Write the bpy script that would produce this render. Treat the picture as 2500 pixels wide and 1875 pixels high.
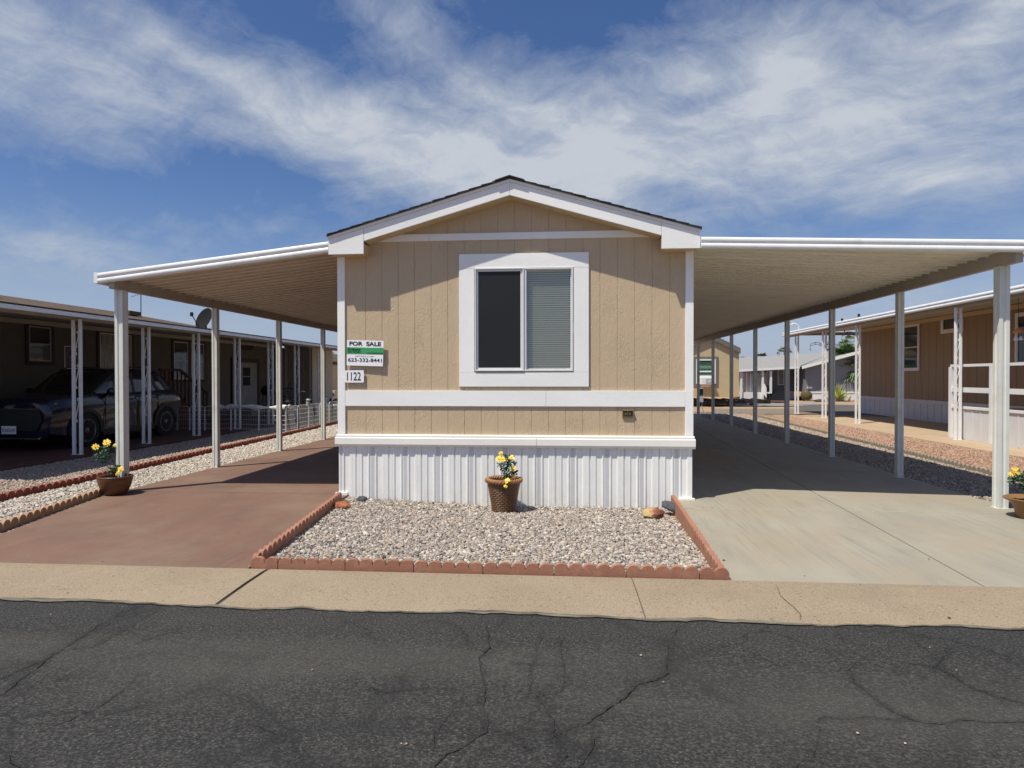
import bpy, math, random
import numpy as np
from mathutils import Vector, Matrix

for o in list(bpy.data.objects): bpy.data.objects.remove(o)
SC = bpy.context.scene
COL = SC.collection

# ---------------------------------------------------------------- camera
CAM = np.array([0.66586159, -7.84840822, 1.45193843])
FPX = 1600.0
def _basis(yaw, pitch, roll):
    cy, sy, cp, sp = math.cos(yaw), math.sin(yaw), math.cos(pitch), math.sin(pitch)
    f = np.array([sy*cp, cy*cp, sp]); r = np.array([cy, -sy, 0.0]); u = np.cross(r, f)
    cr, sr = math.cos(roll), math.sin(roll)
    return r*cr+u*sr, -r*sr+u*cr, f
CR, CU, CF = _basis(*[math.radians(a) for a in (-4.81935883, -0.65149805, -0.07079264)])
cd = bpy.data.cameras.new('camera'); cam = bpy.data.objects.new('camera', cd); COL.objects.link(cam)
cd.sensor_fit = 'HORIZONTAL'; cd.sensor_width = 36.0; cd.lens = 36.0*FPX/2500.0
cd.clip_start = 0.05; cd.clip_end = 3000
cam.matrix_world = Matrix(((CR[0], CU[0], -CF[0], CAM[0]), (CR[1], CU[1], -CF[1], CAM[1]), (CR[2], CU[2], -CF[2], CAM[2]), (0, 0, 0, 1)))
SC.camera = cam
def at(u, v, val, ax=1):
    """survey helper: the real-world point seen at photo pixel (u,v) on the plane axis=val"""
    d = CR*(u-1250)/FPX - CU*(v-937.5)/FPX + CF
    t = (val-CAM[ax])/d[ax]
    return CAM + d*t
def gp(u, v, z=0.0): return at(u, v, z, 2)

SC.view_settings.view_transform = 'Standard'; SC.view_settings.look = 'None'
SC.view_settings.exposure = 0.32; SC.view_settings.gamma = 1.0; SC.view_settings.use_curve_mapping = False
SC.cycles.max_bounces = 8; SC.cycles.diffuse_bounces = 4; SC.cycles.transparent_max_bounces = 12
SC.cycles.sample_clamp_indirect = 6.0

# ---------------------------------------------------------------- sun
SUNV = Vector((-0.255, -0.230, 0.640)).normalized()
sl = bpy.data.lights.new('sun', 'SUN'); sl.energy = 4.2; sl.angle = math.radians(0.53); sl.color = (1.0, 0.93, 0.80)
sun = bpy.data.objects.new('sun', sl); COL.objects.link(sun)
sun.rotation_euler = SUNV.to_track_quat('Z', 'Y').to_euler(); sun.location = (-10, -10, 25)

# ---------------------------------------------------------------- node helpers
class NT:
    def __init__(s, tree): s.t = tree; s.t.nodes.clear()
    def n(s, kind, **kw):
        nd = s.t.nodes.new(kind)
        for k, v in kw.items():
            if k.startswith('_'): setattr(nd, k[1:], v)
        return nd
    def put(s, sock, v):
        if isinstance(v, bpy.types.NodeSocket): s.t.links.new(v, sock)
        elif v is not None:
            try: sock.default_value = v
            except Exception: sock.default_value = (*v, 1.0) if len(v) == 3 else v
    def math(s, op, a, b=None, c=None, clamp=False):
        nd = s.n('ShaderNodeMath', _operation=op, _use_clamp=clamp)
        s.put(nd.inputs[0], a)
        if b is not None: s.put(nd.inputs[1], b)
        if c is not None: s.put(nd.inputs[2], c)
        return nd.outputs[0]
    def vmath(s, op, a, b=None):
        nd = s.n('ShaderNodeVectorMath', _operation=op); s.put(nd.inputs[0], a)
        if b is not None: s.put(nd.inputs[1], b)
        return nd.outputs['Value'] if op in ('DOT_PRODUCT', 'LENGTH') else nd.outputs[0]
    def coords(s): return s.n('ShaderNodeTexCoord').outputs['Object']
    def pos(s): return s.n('ShaderNodeNewGeometry').outputs['Position']
    def mapv(s, v, scale=(1, 1, 1), rot=(0, 0, 0), loc=(0, 0, 0)):
        nd = s.n('ShaderNodeMapping'); s.put(nd.inputs[0], v); nd.inputs['Location'].default_value = loc
        nd.inputs['Rotation'].default_value = rot; nd.inputs['Scale'].default_value = scale
        return nd.outputs[0]
    def noise(s, v, scale=5, detail=4, rough=0.55, dist=0.0, out='Fac'):
        nd = s.n('ShaderNodeTexNoise'); s.put(nd.inputs['Vector'], v)
        nd.inputs['Scale'].default_value = scale; nd.inputs['Detail'].default_value = detail
        nd.inputs['Roughness'].default_value = rough; nd.inputs['Distortion'].default_value = dist
        return nd.outputs[out]
    def vor(s, v, scale=5, feature='F1', out='Distance', rand=1.0):
        nd = s.n('ShaderNodeTexVoronoi', _feature=feature); s.put(nd.inputs['Vector'], v)
        nd.inputs['Scale'].default_value = scale; nd.inputs['Randomness'].default_value = rand
        return nd.outputs[out]
    def ramp(s, f, stops, interp='LINEAR'):
        nd = s.n('ShaderNodeValToRGB'); s.put(nd.inputs[0], f); cr = nd.color_ramp; cr.interpolation = interp
        while len(cr.elements) < len(stops): cr.elements.new(0.5)
        for e, (p, c) in zip(cr.elements, stops):
            e.position = p; e.color = (*c, 1.0) if not isinstance(c, (int, float)) else (c, c, c, 1.0)
        return nd.outputs[0]
    def rng(s, f, a, b, c=0.0, d=1.0, smooth=False):
        nd = s.n('ShaderNodeMapRange'); s.put(nd.inputs[0], f)
        if smooth: nd.interpolation_type = 'SMOOTHSTEP'
        for i, v in enumerate((a, b, c, d)): nd.inputs[1+i].default_value = v
        return nd.outputs[0]
    def mix(s, f, a, b, mode='MIX'):
        nd = s.n('ShaderNodeMix', _data_type='RGBA', _blend_type=mode)
        s.put(nd.inputs[0], f); s.put(nd.inputs[6], a); s.put(nd.inputs[7], b)
        return nd.outputs[2]
    def bump(s, h, strength=0.3, dist=0.01, nrm=None):
        nd = s.n('ShaderNodeBump'); s.put(nd.inputs['Height'], h); nd.inputs['Strength'].default_value = strength
        nd.inputs['Distance'].default_value = dist
        if nrm is not None: s.put(nd.inputs['Normal'], nrm)
        return nd.outputs[0]
    def prin(s, col, rough=0.6, metal=0.0, nrm=None, spec=0.5, **kw):
        nd = s.n('ShaderNodeBsdfPrincipled'); s.put(nd.inputs['Base Color'], col); s.put(nd.inputs['Roughness'], rough)
        s.put(nd.inputs['Metallic'], metal); nd.inputs['Specular IOR Level'].default_value = spec
        if nrm is not None: s.put(nd.inputs['Normal'], nrm)
        for k, v in kw.items(): s.put(nd.inputs[k.replace('_', ' ')], v)
        return nd.outputs[0]
    def out(s, sh, world=False):
        nd = s.n('ShaderNodeOutputWorld' if world else 'ShaderNodeOutputMaterial'); s.put(nd.inputs['Surface'], sh)

# ---------------------------------------------------------------- sky with clouds
world = bpy.data.worlds.new('World'); SC.world = world; world.use_nodes = True
w = NT(world.node_tree)
sky = w.n('ShaderNodeTexSky', _sky_type='NISHITA', _sun_disc=False)
sky.sun_elevation = math.asin(SUNV.z); sky.sun_rotation = math.atan2(SUNV.x, SUNV.y)
sky.altitude = 350; sky.air_density = 1.0; sky.dust_density = 1.6; sky.ozone_density = 2.2
dirv = w.n('ShaderNodeTexCoord').outputs['Generated']
sx = w.n('ShaderNodeSeparateXYZ'); w.put(sx.inputs[0], dirv)
az = w.math('ARCTAN2', sx.outputs[0], sx.outputs[1]); el = w.math('ARCSINE', sx.outputs[2])
ae = w.n('ShaderNodeCombineXYZ'); w.put(ae.inputs[0], az); w.put(ae.inputs[1], el)
AE = ae.outputs[0]
zc = w.math('MAXIMUM', sx.outputs[2], 0.0); zc = w.math('ADD', zc, 0.22)
pl = w.n('ShaderNodeCombineXYZ'); w.put(pl.inputs[0], w.math('DIVIDE', sx.outputs[0], zc)); w.put(pl.inputs[1], w.math('DIVIDE', sx.outputs[1], zc))
PL = pl.outputs[0]
warp = w.noise(PL, 1.3, 3, 0.5, out='Color')
warp = w.vmath('SUBTRACT', warp, (0.5, 0.5, 0.5))
wsc = w.n('ShaderNodeVectorMath', _operation='SCALE'); w.put(wsc.inputs[0], warp); wsc.inputs[3].default_value = 0.55
PW = w.vmath('ADD', PL, wsc.outputs[0])
dw = w.n('ShaderNodeVectorMath', _operation='SCALE'); w.put(dw.inputs[0], w.vmath('SUBTRACT', w.noise(w.mapv(dirv, (1, 1, 1.6)), 2.6, 4, .6, out='Color'), (.5, .5, .5))); dw.inputs[3].default_value = .17
DW = w.vmath('ADD', dirv, dw.outputs[0])
n_big = w.noise(w.mapv(DW, (1, 1, 1.9)), 3.4, 7, 0.62, 0.0)
n_str = w.noise(w.mapv(w.mapv(DW, (1, 1, 1), (0, math.radians(-14), 0)), (1.3, 1.3, 4.2)), 3.8, 9, 0.62, 0.15)
n_str2 = w.noise(w.mapv(w.mapv(PW, (1, 1, 1), (0, 0, math.radians(35))), (.6, 3.0, 1)), 2.4, 8, 0.62)
n_fine = w.noise(w.mapv(DW, (1, 1, 2.0)), 12.0, 9, 0.68, 0.1)
def azel(u, v):
    d = CR*(u-1250)/FPX - CU*(v-937.5)/FPX + CF; d = d/np.linalg.norm(d)
    return math.atan2(d[0], d[1]), math.asin(d[2])
def blob(u, v, ru, rv, rot, amp):
    a, e = azel(u, v)
    m = w.mapv(w.vmath('SUBTRACT', AE, (a, e, 0)), (1, 1, 1), (0, 0, math.radians(rot)))
    m = w.vmath('DIVIDE', m, (ru, rv, 1.0))
    r2 = w.vmath('DOT_PRODUCT', m, m)
    return w.math('MULTIPLY', w.math('EXPONENT', w.math('MULTIPLY', r2, -1.0)), amp)
warp2 = w.noise(w.mapv(AE, (3.2, 6.0, 1)), 2.2, 5, 0.6, out='Color')
BL = [(330, 240, .20, .05, 18, .09), (150, 330, .14, .05, 5, .06), (600, 120, .25, .03, 20, .14), (1500, 180, .2, .05, -10, .12), (2100, 330, .3, .1, 0, .10), (2000, 60, .25, .05, 0, .14), (1950, 470, .3, .04, 0, .14),  # approximate direction, angular radii, tilt, amount of cloud (+) or clear air (-)
    (700, 270, .30, .060, 14, .40), (1050, 400, .30, .070, 8, .42), (1330, 330, .22, .09, -5, .30), (250, 300, .12, .04, 10, .30),
    (120, 110, .12, .022, 24, .25), (1000, 90, .14, .035, 28, .30), (1750, 260, .30, .11, 0, .30), (1890, 190, .05, .035, -35, .50), (2010, 190, .03, .02, 0, .2), (500, 160, .22, .02, 22, .22), (1900, 330, .35, .1, 0, .12), (2200, 250, .3, .12, 0, .14),
    (2300, 100, .2, .09, -20, .28), (2300, 440, .25, .07, 0, .28), (1500, 330, .15, .05, 0, .28), (1750, 420, .1, .02, -10, .15), (560, 545, .08, .026, -6, .34),
    (90, 590, .10, .022, 8, .50), (60, 655, .10, .015, 4, .2), (2440, 30, .06, .03, -30, .3), (900, 540, .2, .02, 0, -.1), (430, 20, .18, .04, 8, -.14), (140, 450, .24, .045, 0, -.30), (780, 100, .12, .02, 15, -.14),
    (1380, 100, .13, .05, 10, -.30), (1720, 240, .05, .015, 0, -.34), (1560, 310, .05, .012, 5, -.2), (1620, 470, .06, .022, 0, -.34), (560, 400, .14, .02, 10, -.22),
    (800, 480, .1, .02, 10, -.2), (2050, 560, .25, .02, 0, -.22), (1250, 20, .1, .03, 10, -.2), (420, 480, .12, .04, 0, -.2)]
acc = 0.0
for b_ in BL: acc = w.math('ADD', acc, blob(*b_[:5], b_[5]*.80))
dens = w.math('ADD', w.math('MULTIPLY', n_big, .80), w.math('MULTIPLY', n_str, 1.15))
dens = w.math('ADD', dens, w.math('MULTIPLY', n_str2, .60))
dens = w.math('ADD', dens, w.math('MULTIPLY', n_fine, .74))
dens = w.math('ADD', dens, acc)
cov = w.rng(dens, 1.50, 2.42, 0.0, 1.0)
hz = w.rng(el, 0.0, 0.34, 1.0, 0.0, smooth=True)
hs = w.n('ShaderNodeHueSaturation'); hs.inputs['Saturation'].default_value = 1.12; w.put(hs.inputs['Color'], sky.outputs[0])
skyc = w.mix(1.0, hs.outputs[0], (0.66, 0.74, 0.92), 'MULTIPLY')
skyc = w.mix(w.math('MULTIPLY', w.math('POWER', hz, 2.2), 0.8), skyc, (3.9, 4.55, 5.9))
ccol = w.mix(w.rng(dens, 1.75, 2.5), (3.7, 4.25, 5.15), (5.3, 5.65, 6.15))
full = w.mix(w.math('MULTIPLY', cov, 0.93), skyc, ccol)
bg = w.n('ShaderNodeBackground'); w.put(bg.inputs[0], full); bg.inputs[1].default_value = 0.088
w.out(bg.outputs[0], True)

# ---------------------------------------------------------------- materials
MATS = {}
def newmat(name):
    m = bpy.data.materials.new(name); m.use_nodes = True; MATS[name] = m
    return m, NT(m.node_tree)
def M(name, col, rough=0.6, metal=0.0, var=0.12, vs=3.0, bump=0.0, bs=60.0, stretch=(1, 1, 1), dirt=None, ds=1.5, spec=0.4, **kw):
    m, t = newmat(name); c = t.coords()
    f = t.noise(t.mapv(c, stretch), vs, 5, 0.6)
    a = tuple(x*(1-var) for x in col); b = tuple(min(1, x*(1+var)) for x in col)
    cc = t.ramp(f, [(0.3, a), (0.7, b)])
    if dirt: cc = t.mix(t.rng(t.noise(c, ds, 6, 0.7), 0.52, 0.8, 0, 0.8), cc, dirt)
    nr = t.bump(t.noise(t.mapv(c, stretch), bs, 4, 0.6), bump, 0.01) if bump else None
    t.out(t.prin(cc, rough, metal, nr, spec, **kw)); return m

def wood_emboss(name, col, horiz=False, amt=1.0, rough=0.55, plain=False):
    m, t = newmat(name); c = t.pos()
    rot = (0, math.pi/2, 0) if horiz else (0, 0, 0)
    v = t.mapv(c, (1, 1, 1), rot)
    wv = t.noise(t.mapv(v, (1, 1, .35)), 9, 3, 0.6, out='Color')
    sw = t.n('ShaderNodeVectorMath', _operation='SCALE'); t.put(sw.inputs[0], wv); sw.inputs[3].default_value = .22
    v2 = t.vmath('ADD', v, sw.outputs[0])
    knots = t.vor(t.mapv(v2, (9, 9, 1.6)), 1.6, out='Distance')
    rings = t.math('SINE', t.math('MULTIPLY', knots, 42.0))
    grain = t.math('ADD', t.math('MULTIPLY', t.noise(t.mapv(v2, (60, 60, 7)), 1.0, 4, 0.65), .7), t.math('MULTIPLY', t.noise(t.mapv(v2, (30, 30, 12)), 1.0, 3, 0.6), .8))
    fine = t.noise(t.mapv(v, (25, 25, 160)), 1.0, 2, 0.5)
    patch = t.rng(t.noise(v, 3.2, 3, .6), 0.42, 0.62)
    h = t.math('ADD', t.math('MULTIPLY', t.math('MULTIPLY', rings, patch), .22), grain)
    h = t.math('ADD', h, t.math('MULTIPLY', fine, .35))
    cc = t.ramp(t.noise(t.mapv(v, (1, 1, .5)), 1.7, 6, .6), [(0.3, tuple(x*.94 for x in col)), (0.7, tuple(min(1, x*1.04) for x in col))])
    t.out(t.prin(cc, rough, 0, t.bump(h, .62*amt, .006), .35)); return m
wood_emboss('siding_tan', (.545, .428, .286), amt=1.05)
wood_emboss('trim_white_upright', (.86, .87, .86), amt=.3)
wood_emboss('trim_white_level', (.86, .87, .86), True, amt=.34)
M('soffit_tan', (.54, .41, .24), .6, var=.05)
M('white_vinyl', (.84, .85, .83), .38, var=.02, vs=2, dirt=(.76, .75, .72), ds=2.3)
M('white_vinyl_cream', (.84, .83, .78), .35, var=.02)
M('white_metal', (.80, .82, .83), .36, var=.05, vs=6, dirt=(.64, .61, .55), ds=4)
M('post_metal', (.66, .68, .64), .36, var=.05, vs=5, dirt=(.5, .47, .4), ds=3)
M('post_grey', (.42, .44, .44), .45, var=.05)
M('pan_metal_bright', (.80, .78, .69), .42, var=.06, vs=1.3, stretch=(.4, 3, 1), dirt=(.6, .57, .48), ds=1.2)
M('pan_metal_shaded', (.56, .48, .39), .42, var=.08, vs=1.3, stretch=(.4, 3, 1), dirt=(.44, .37, .30), ds=1.2)  # white pans with shade and warm ground bounce tinted into the colour
M('beam_metal', (.40, .36, .31), .5, var=.1)
M('shed_tan', (.46, .43, .34), .5, var=.05)
M('wall_tan_shaded', (.15, .14, .115), .8, var=.08)  # tan siding, base colour darkened to carry the carport's shade
M('trim_brown', (.035, .02, .015), .6)
M('wall_brown', (.31, .22, .145), .7, var=.1, stretch=(8, 8, .6), vs=2)
M('wall_yellow_tan', (.50, .41, .25), .7, var=.05)
M('wall_khaki', (.46, .40, .24), .7, var=.05)
M('wall_grey_blue', (.20, .21, .235), .7, var=.05)
M('wall_grey', (.26, .26, .27), .7, var=.05)
M('roof_grey', (.27, .272, .265), .85, var=.12, vs=8, bump=.3, bs=20)
M('fascia_grey', (.15, .145, .13), .7)
M('shingle_dark', (.055, .05, .047), .9, var=.35, vs=14, bump=.6, bs=70)
M('black_metal', (.02, .02, .022), .4, var=.2)
M('black_plastic', (.018, .018, .02), .5)
M('rubber', (.015, .015, .016), .75)
M('alloy_dark', (.16, .165, .18), .3, .7)
M('chrome', (.75, .77, .8), .15, 1.0)
M('red_wood', (.085, .022, .016), .7, var=.2)
M('soil', (.05, .03, .02), .95, var=.4, vs=30, bump=.8, bs=60)
M('leaf_green', (.030, .095, .038), .42, var=.5, vs=25)
M('stem_green', (.04, .05, .02), .6)
M('palm_green', (.075, .13, .035), .55, var=.4, vs=3)
M('palm_green_far', (.10, .15, .07), .7, var=.3, vs=1)
M('palm_trunk', (.30, .15, .075), .9, var=.5, vs=6, bump=1.0, bs=12)
M('palm_trunk_far', (.16, .12, .09), .9)
M('agave_leaf', (.44, .47, .15), .5, var=.35, vs=6)
M('cactus', (.09, .08, .03), .9, var=.4, vs=20, bump=.8, bs=30)
M('cloth_white', (.78, .77, .73), .8, var=.06, bump=.3, bs=20)
M('copper', (.75, .27, .10), .5, .2)
M('blue_plastic', (.20, .36, .60), .4)
M('window_white', (.74, .75, .76), .4, var=.02)
M('aluminium', (.72, .73, .73), .35, .1, var=.05)
M('screen_mesh', (.012, .014, .016), .42, var=.1, vs=2, bump=.25, bs=900)
M('blind_slat', (.92, .90, .84), .45, var=.02)
M('room_dark', (.03, .03, .03), .9)
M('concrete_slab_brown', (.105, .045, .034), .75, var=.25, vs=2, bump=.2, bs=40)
M('concrete_tan', (.42, .32, .215), .85, var=.1, vs=2)
M('sign_white', (.86, .87, .90), .4, var=.01)
M('sign_green', (.05, .33, .12), .45, var=.02)
M('ink_black', (.012, .012, .014), .5, var=0)
M('ink_green', (.01, .09, .03), .5, var=0)
M('plate_blue', (.10, .09, .25), .5, var=0)
M('crack_tar', (.022, .022, .023), .8, var=.3, vs=30)
M('joint_dark', (.07, .06, .05), .95, var=.4, vs=30)
M('white_paint', (.78, .79, .78), .6, var=.04)
M('porch_white', (.62, .62, .64), .55, var=.04)
M('dish_grey', (.022, .022, .023), .9, 0, spec=.05)
M('amber', (.75, .22, .03), .3)
M('rock_orange', (.33, .12, .06), .9, var=.45, vs=12, bump=.9, bs=22)
M('rock_dark', (.07, .075, .09), .75, var=.3, vs=20, bump=.7, bs=30)

m, t = newmat('rock_two_tone'); c = t.coords()
f = t.math('ADD', t.noise(c, 9, 5, .7), t.math('MULTIPLY', t.n('ShaderNodeSeparateXYZ').outputs[0], 0))
sp = t.n('ShaderNodeSeparateXYZ'); t.put(sp.inputs[0], c)
f = t.math('ADD', t.noise(c, 9, 5, .7), t.math('MULTIPLY', sp.outputs[0], 2.2))
cc = t.ramp(f, [(.35, (.50, .36, .17)), (.5, (.32, .14, .08)), (.75, (.16, .05, .035))])
t.out(t.prin(cc, .9, 0, t.bump(t.noise(c, 24, 6, .7), 1.0, .02)))

# pot materials
m, t = newmat('pot_weave'); c = t.coords()
sp = t.n('ShaderNodeSeparateXYZ'); t.put(sp.inputs[0], c)
ang = t.math('ARCTAN2', sp.outputs[1], sp.outputs[0])
row = t.math('MULTIPLY', sp.outputs[2], 46.0)
rowi = t.math('FLOOR', row)
col_ = t.math('ADD', t.math('MULTIPLY', ang, 18/(2*math.pi)), t.math('MULTIPLY', t.math('FRACT', t.math('MULTIPLY', rowi, .5)), 1.0))
hh = t.math('MULTIPLY', t.math('SINE', t.math('MULTIPLY', t.math('FRACT', row), math.pi)), t.math('ABSOLUTE', t.math('SINE', t.math('MULTIPLY', col_, math.pi))))
hh = t.math('POWER', hh, .5)
cc = t.mix(t.noise(c, 9, 5, .6), (.105, .045, .014), (.19, .088, .03))
cc = t.mix(t.rng(hh, .1, .5), (.05, .02, .008), cc)
t.out(t.prin(cc, .42, 0, t.bump(hh, .9, .012)))
M('pot_rim', (.30, .15, .065), .5, var=.15, vs=10)
M('pot_inner', (.22, .10, .06), .7)
M('pot_clay', (.125, .052, .023), .4, var=.3, vs=5, stretch=(1, 1, 7), bump=.4, bs=8)
M('pot_plain', (.24, .125, .045), .45, var=.06)

m, t = newmat('petal_yellow'); c = t.coords()
cc = t.ramp(t.noise(c, 60, 3, .6), [(.35, (.85, .52, .03)), (.65, (.92, .78, .16))])
t.out(t.prin(cc, .5, 0, None, .3))
M('petal_core', (.75, .36, .02), .6)

# glass
def glassmat(name, tint, gl=0.10, back=None):
    m, t = newmat(name)
    lw = t.n('ShaderNodeLayerWeight'); lw.inputs[0].default_value = .35
    tr = t.n('ShaderNodeBsdfTransparent'); tr.inputs[0].default_value = (*tint, 1)
    g = t.n('ShaderNodeBsdfGlossy'); g.inputs['Roughness'].default_value = .02
    nrm = t.bump(t.noise(t.pos(), 1.3, 2, .5), .04, .1); t.put(g.inputs['Normal'], nrm)
    mx = t.n('ShaderNodeMixShader'); t.put(mx.inputs[0], t.math('ADD', t.math('MULTIPLY', lw.outputs['Fresnel'], .8), gl, clamp=True))
    t.put(mx.inputs[1], tr.outputs[0]); t.put(mx.inputs[2], g.outputs[0]); t.out(mx.outputs[0])
glassmat('glass_clear', (.93, .95, .92), .015)
m, t = newmat('glass_dark'); t.out(t.prin((.012, .014, .016), .06, 0, t.bump(t.noise(t.pos(), 1.1, 2, .5), .05, .1), .6))
m, t = newmat('glass_green'); c = t.pos()
sp = t.n('ShaderNodeSeparateXYZ'); t.put(sp.inputs[0], c)
cc = t.mix(t.rng(t.math('SINE', t.math('MULTIPLY', sp.outputs[2], 14.0)), .2, .9), (.04, .11, .07), (.16, .27, .20))
t.out(t.prin(cc, .08, 0, None, .6))
m, t = newmat('glass_curtain'); c = t.pos()
cc = t.ramp(t.noise(t.mapv(c, (1, 9, 1.5)), 2.0, 5, .6), [(.35, (.10, .10, .10)), (.65, (.36, .36, .35))])
t.out(t.prin(cc, .3, 0))
m, t = newmat('car_paint'); c = t.coords()
t.out(t.prin((.005, .008, .026), .28, .2, None, .4, Coat_Weight=.6, Coat_Roughness=.04))

# shingles, brown
m, t = newmat('shingle_brown'); c = t.coords()
br = t.n('ShaderNodeTexBrick'); t.put(br.inputs[0], t.mapv(c, (1, 1, 1), (0, 0, math.pi/2)))
br.inputs['Scale'].default_value = 1; br.inputs['Brick Width'].default_value = .3; br.inputs['Row Height'].default_value = .14
br.inputs['Mortar Size'].default_value = .006; br.inputs['Color1'].default_value = (.06, .04, .026, 1); br.inputs['Color2'].default_value = (.12, .08, .05, 1); br.inputs['Mortar'].default_value = (.05, .035, .03, 1)
cc = t.mix(.5, br.outputs[0], t.ramp(t.noise(c, 6, 4, .7), [(.3, (.04, .026, .018)), (.7, (.15, .10, .062))]))
t.out(t.prin(cc, .9, 0, t.bump(br.outputs[1], -.5, .02)))

# asphalt
m, t = newmat('asphalt'); c = t.coords()
big = t.noise(t.mapv(c, (.35, 1.1, 1)), 1.3, 5, .6)
streak = t.noise(t.mapv(c, (.5, 4, 1)), 1.6, 6, .65)
st = t.vor(c, 130, out='Color'); stv = t.n('ShaderNodeSeparateColor'); t.put(stv.inputs[0], st)
d = t.vor(c, 130)
fine = t.noise(c, 210, 3, .7)
mid = t.noise(c, 38, 4, .65)
g1 = t.noise(t.mapv(c, (.75, 1, 1)), 95, 3, .6)
base = t.ramp(big, [(.3, (.020, .020, .021)), (.55, (.029, .029, .028)), (.72, (.040, .038, .034))])
base = t.mix(t.rng(streak, .45, .75, 0, .5), base, (.045, .043, .036))
base = t.mix(t.rng(mid, .45, .7, 0, .35), base, (.052, .050, .046))
base = t.mix(t.rng(g1, .50, .66, 0, .75), base, (.092, .089, .083))
base = t.mix(t.rng(g1, .49, .36, 0, .8), base, (.012, .012, .013))
base = t.mix(t.rng(stv.outputs[0], .985, .992, 0, .5), base, (.17, .165, .155))
vv = t.vmath('ADD', c, (0, 0, 0))
wn = t.noise(c, 3.0, 4, .6, out='Color'); sw = t.n('ShaderNodeVectorMath', _operation='SCALE'); t.put(sw.inputs[0], wn); sw.inputs[3].default_value = .35
ce = t.vor(t.vmath('ADD', c, sw.outputs[0]), 1.15, 'DISTANCE_TO_EDGE')
cm = t.math('MULTIPLY', t.rng(ce, .0, .010, 1, 0), t.rng(t.noise(c, .7, 3, .5), .36, .50))
base = t.mix(t.math('MULTIPLY', cm, .85), base, (.012, .012, .013))
ce2 = t.vor(t.vmath('ADD', c, sw.outputs[0]), 2.7, 'DISTANCE_TO_EDGE'); c2_ = t.math('MULTIPLY', t.rng(ce2, .0, .010, 1, 0), t.rng(t.noise(t.mapv(c, loc=(4, 2, 0)), .9, 3, .5), .46, .60))
base = t.mix(t.math('MULTIPLY', c2_, .65), base, (.014, .014, .015))
base = t.mix(t.math('MULTIPLY', t.rng(ce, .0, .10, 1, 0), t.rng(t.noise(c, 1.1, 3, .5), .40, .60, 0, .5)), base, (.018, .018, .019))
sp_ = t.n('ShaderNodeSeparateXYZ'); t.put(sp_.inputs[0], c)
lane = t.math('MULTIPLY', t.rng(t.math('ABSOLUTE', t.math('ADD', sp_.outputs[1], 4.75)), .15, .55, 1, 0, True), t.rng(t.noise(t.mapv(c, (.3, 1, 1)), 1.5, 4, .6), .35, .6))
base = t.mix(t.math('MULTIPLY', lane, .38), base, (.085, .082, .068))
hgt = t.math('ADD', t.math('MULTIPLY', d, .5), t.math('MULTIPLY', g1, 1.6)); hgt = t.math('ADD', hgt, t.math('MULTIPLY', mid, .8))
t.out(t.prin(base, .8, 0, t.bump(hgt, .75, .006), .35))

# skirting and posts: splashed dirt near the ground
for nm_ in ('white_vinyl', 'post_metal'):
    mt_ = MATS[nm_]; t = NT.__new__(NT); t.t = mt_.node_tree; pn_ = [n for n in t.t.nodes if n.type == 'BSDF_PRINCIPLED'][0]; l_ = pn_.inputs['Base Color'].links[0].from_socket
    sp_ = t.n('ShaderNodeSeparateXYZ'); t.put(sp_.inputs[0], t.pos())
    f_ = t.math('MULTIPLY', t.rng(sp_.outputs[2], -.12, .16, 1, 0), t.rng(t.noise(t.pos(), 14, 5, .7), .35, .75))
    t.put(pn_.inputs['Base Color'], t.mix(t.math('MULTIPLY', f_, .35), l_, (.42, .34, .25)))
# exposed concrete gutter
m, t = newmat('curb_concrete'); c = t.coords()
b1 = t.ramp(t.noise(c, 1.4, 5, .6), [(.3, (.255, .205, .145)), (.7, (.325, .262, .185))])
f = t.noise(c, 120, 3, .7)
b1 = t.mix(t.rng(f, .50, .62, 0, .6), b1, (.42, .35, .25))
b1 = t.mix(t.rng(f, .46, .36, 0, .75), b1, (.18, .13, .085))
dk = t.n('ShaderNodeSeparateColor'); t.put(dk.inputs[0], t.vor(c, 75, out='Color'))
b1 = t.mix(t.rng(dk.outputs[0], .975, .985, 0, .6), b1, (.13, .10, .07))
b1 = t.mix(t.rng(t.noise(t.mapv(c, (1, 2, 1), loc=(3, 1, 0)), 1.1, 6, .7), .56, .75, 0, .35), b1, (.26, .21, .165))
t.out(t.prin(b1, .88, 0, t.bump(f, .6, .006), .3))

def slabmat(name, c1, c2, c3, streak_rot=0.0, fleck=(.5, .45, .4), bump=.35, patch=None):
    m, t = newmat(name); c = t.coords()
    b = t.ramp(t.noise(c, .9, 6, .62), [(.3, c1), (.7, c2)])
    b = t.mix(t.rng(t.noise(t.mapv(c, (1.6, .35, 1), (0, 0, streak_rot)), 2.3, 7, .68), .45, .8, 0, .75), b, c3)
    b = t.mix(t.math('MULTIPLY', t.rng(t.noise(t.mapv(c, (14, .6, 1), (0, 0, streak_rot)), 1.6, 4, .6), .5, .68, 0, .55), t.rng(t.noise(c, .55, 2, .5), .45, .6)), b, tuple(x*.72 for x in c3))
    if patch: b = t.mix(t.rng(t.noise(t.mapv(c, (1, 1, 1), loc=(5, 3, 0)), .7, 5, .65), .46, .66, 0, .8), b, patch)
    f = t.noise(c, 130, 3, .7)
    b = t.mix(t.rng(f, .56, .68, 0, .35), b, fleck); b = t.mix(t.rng(f, .44, .33, 0, .35), b, tuple(x*.5 for x in c1))
    b = t.mix(t.rng(t.noise(c, 5, 6, .75), .6, .8, 0, .3), b, tuple(x*.7 for x in c1))
    t.out(t.prin(b, .8, 0, t.bump(t.noise(c, 90, 4, .7), bump, .004), .35)); return m
slabmat('drive_red', (.150, .083, .060), (.205, .120, .086), (.120, .092, .074), 0.5, (.33, .25, .20), patch=(.215, .150, .108))
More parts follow.
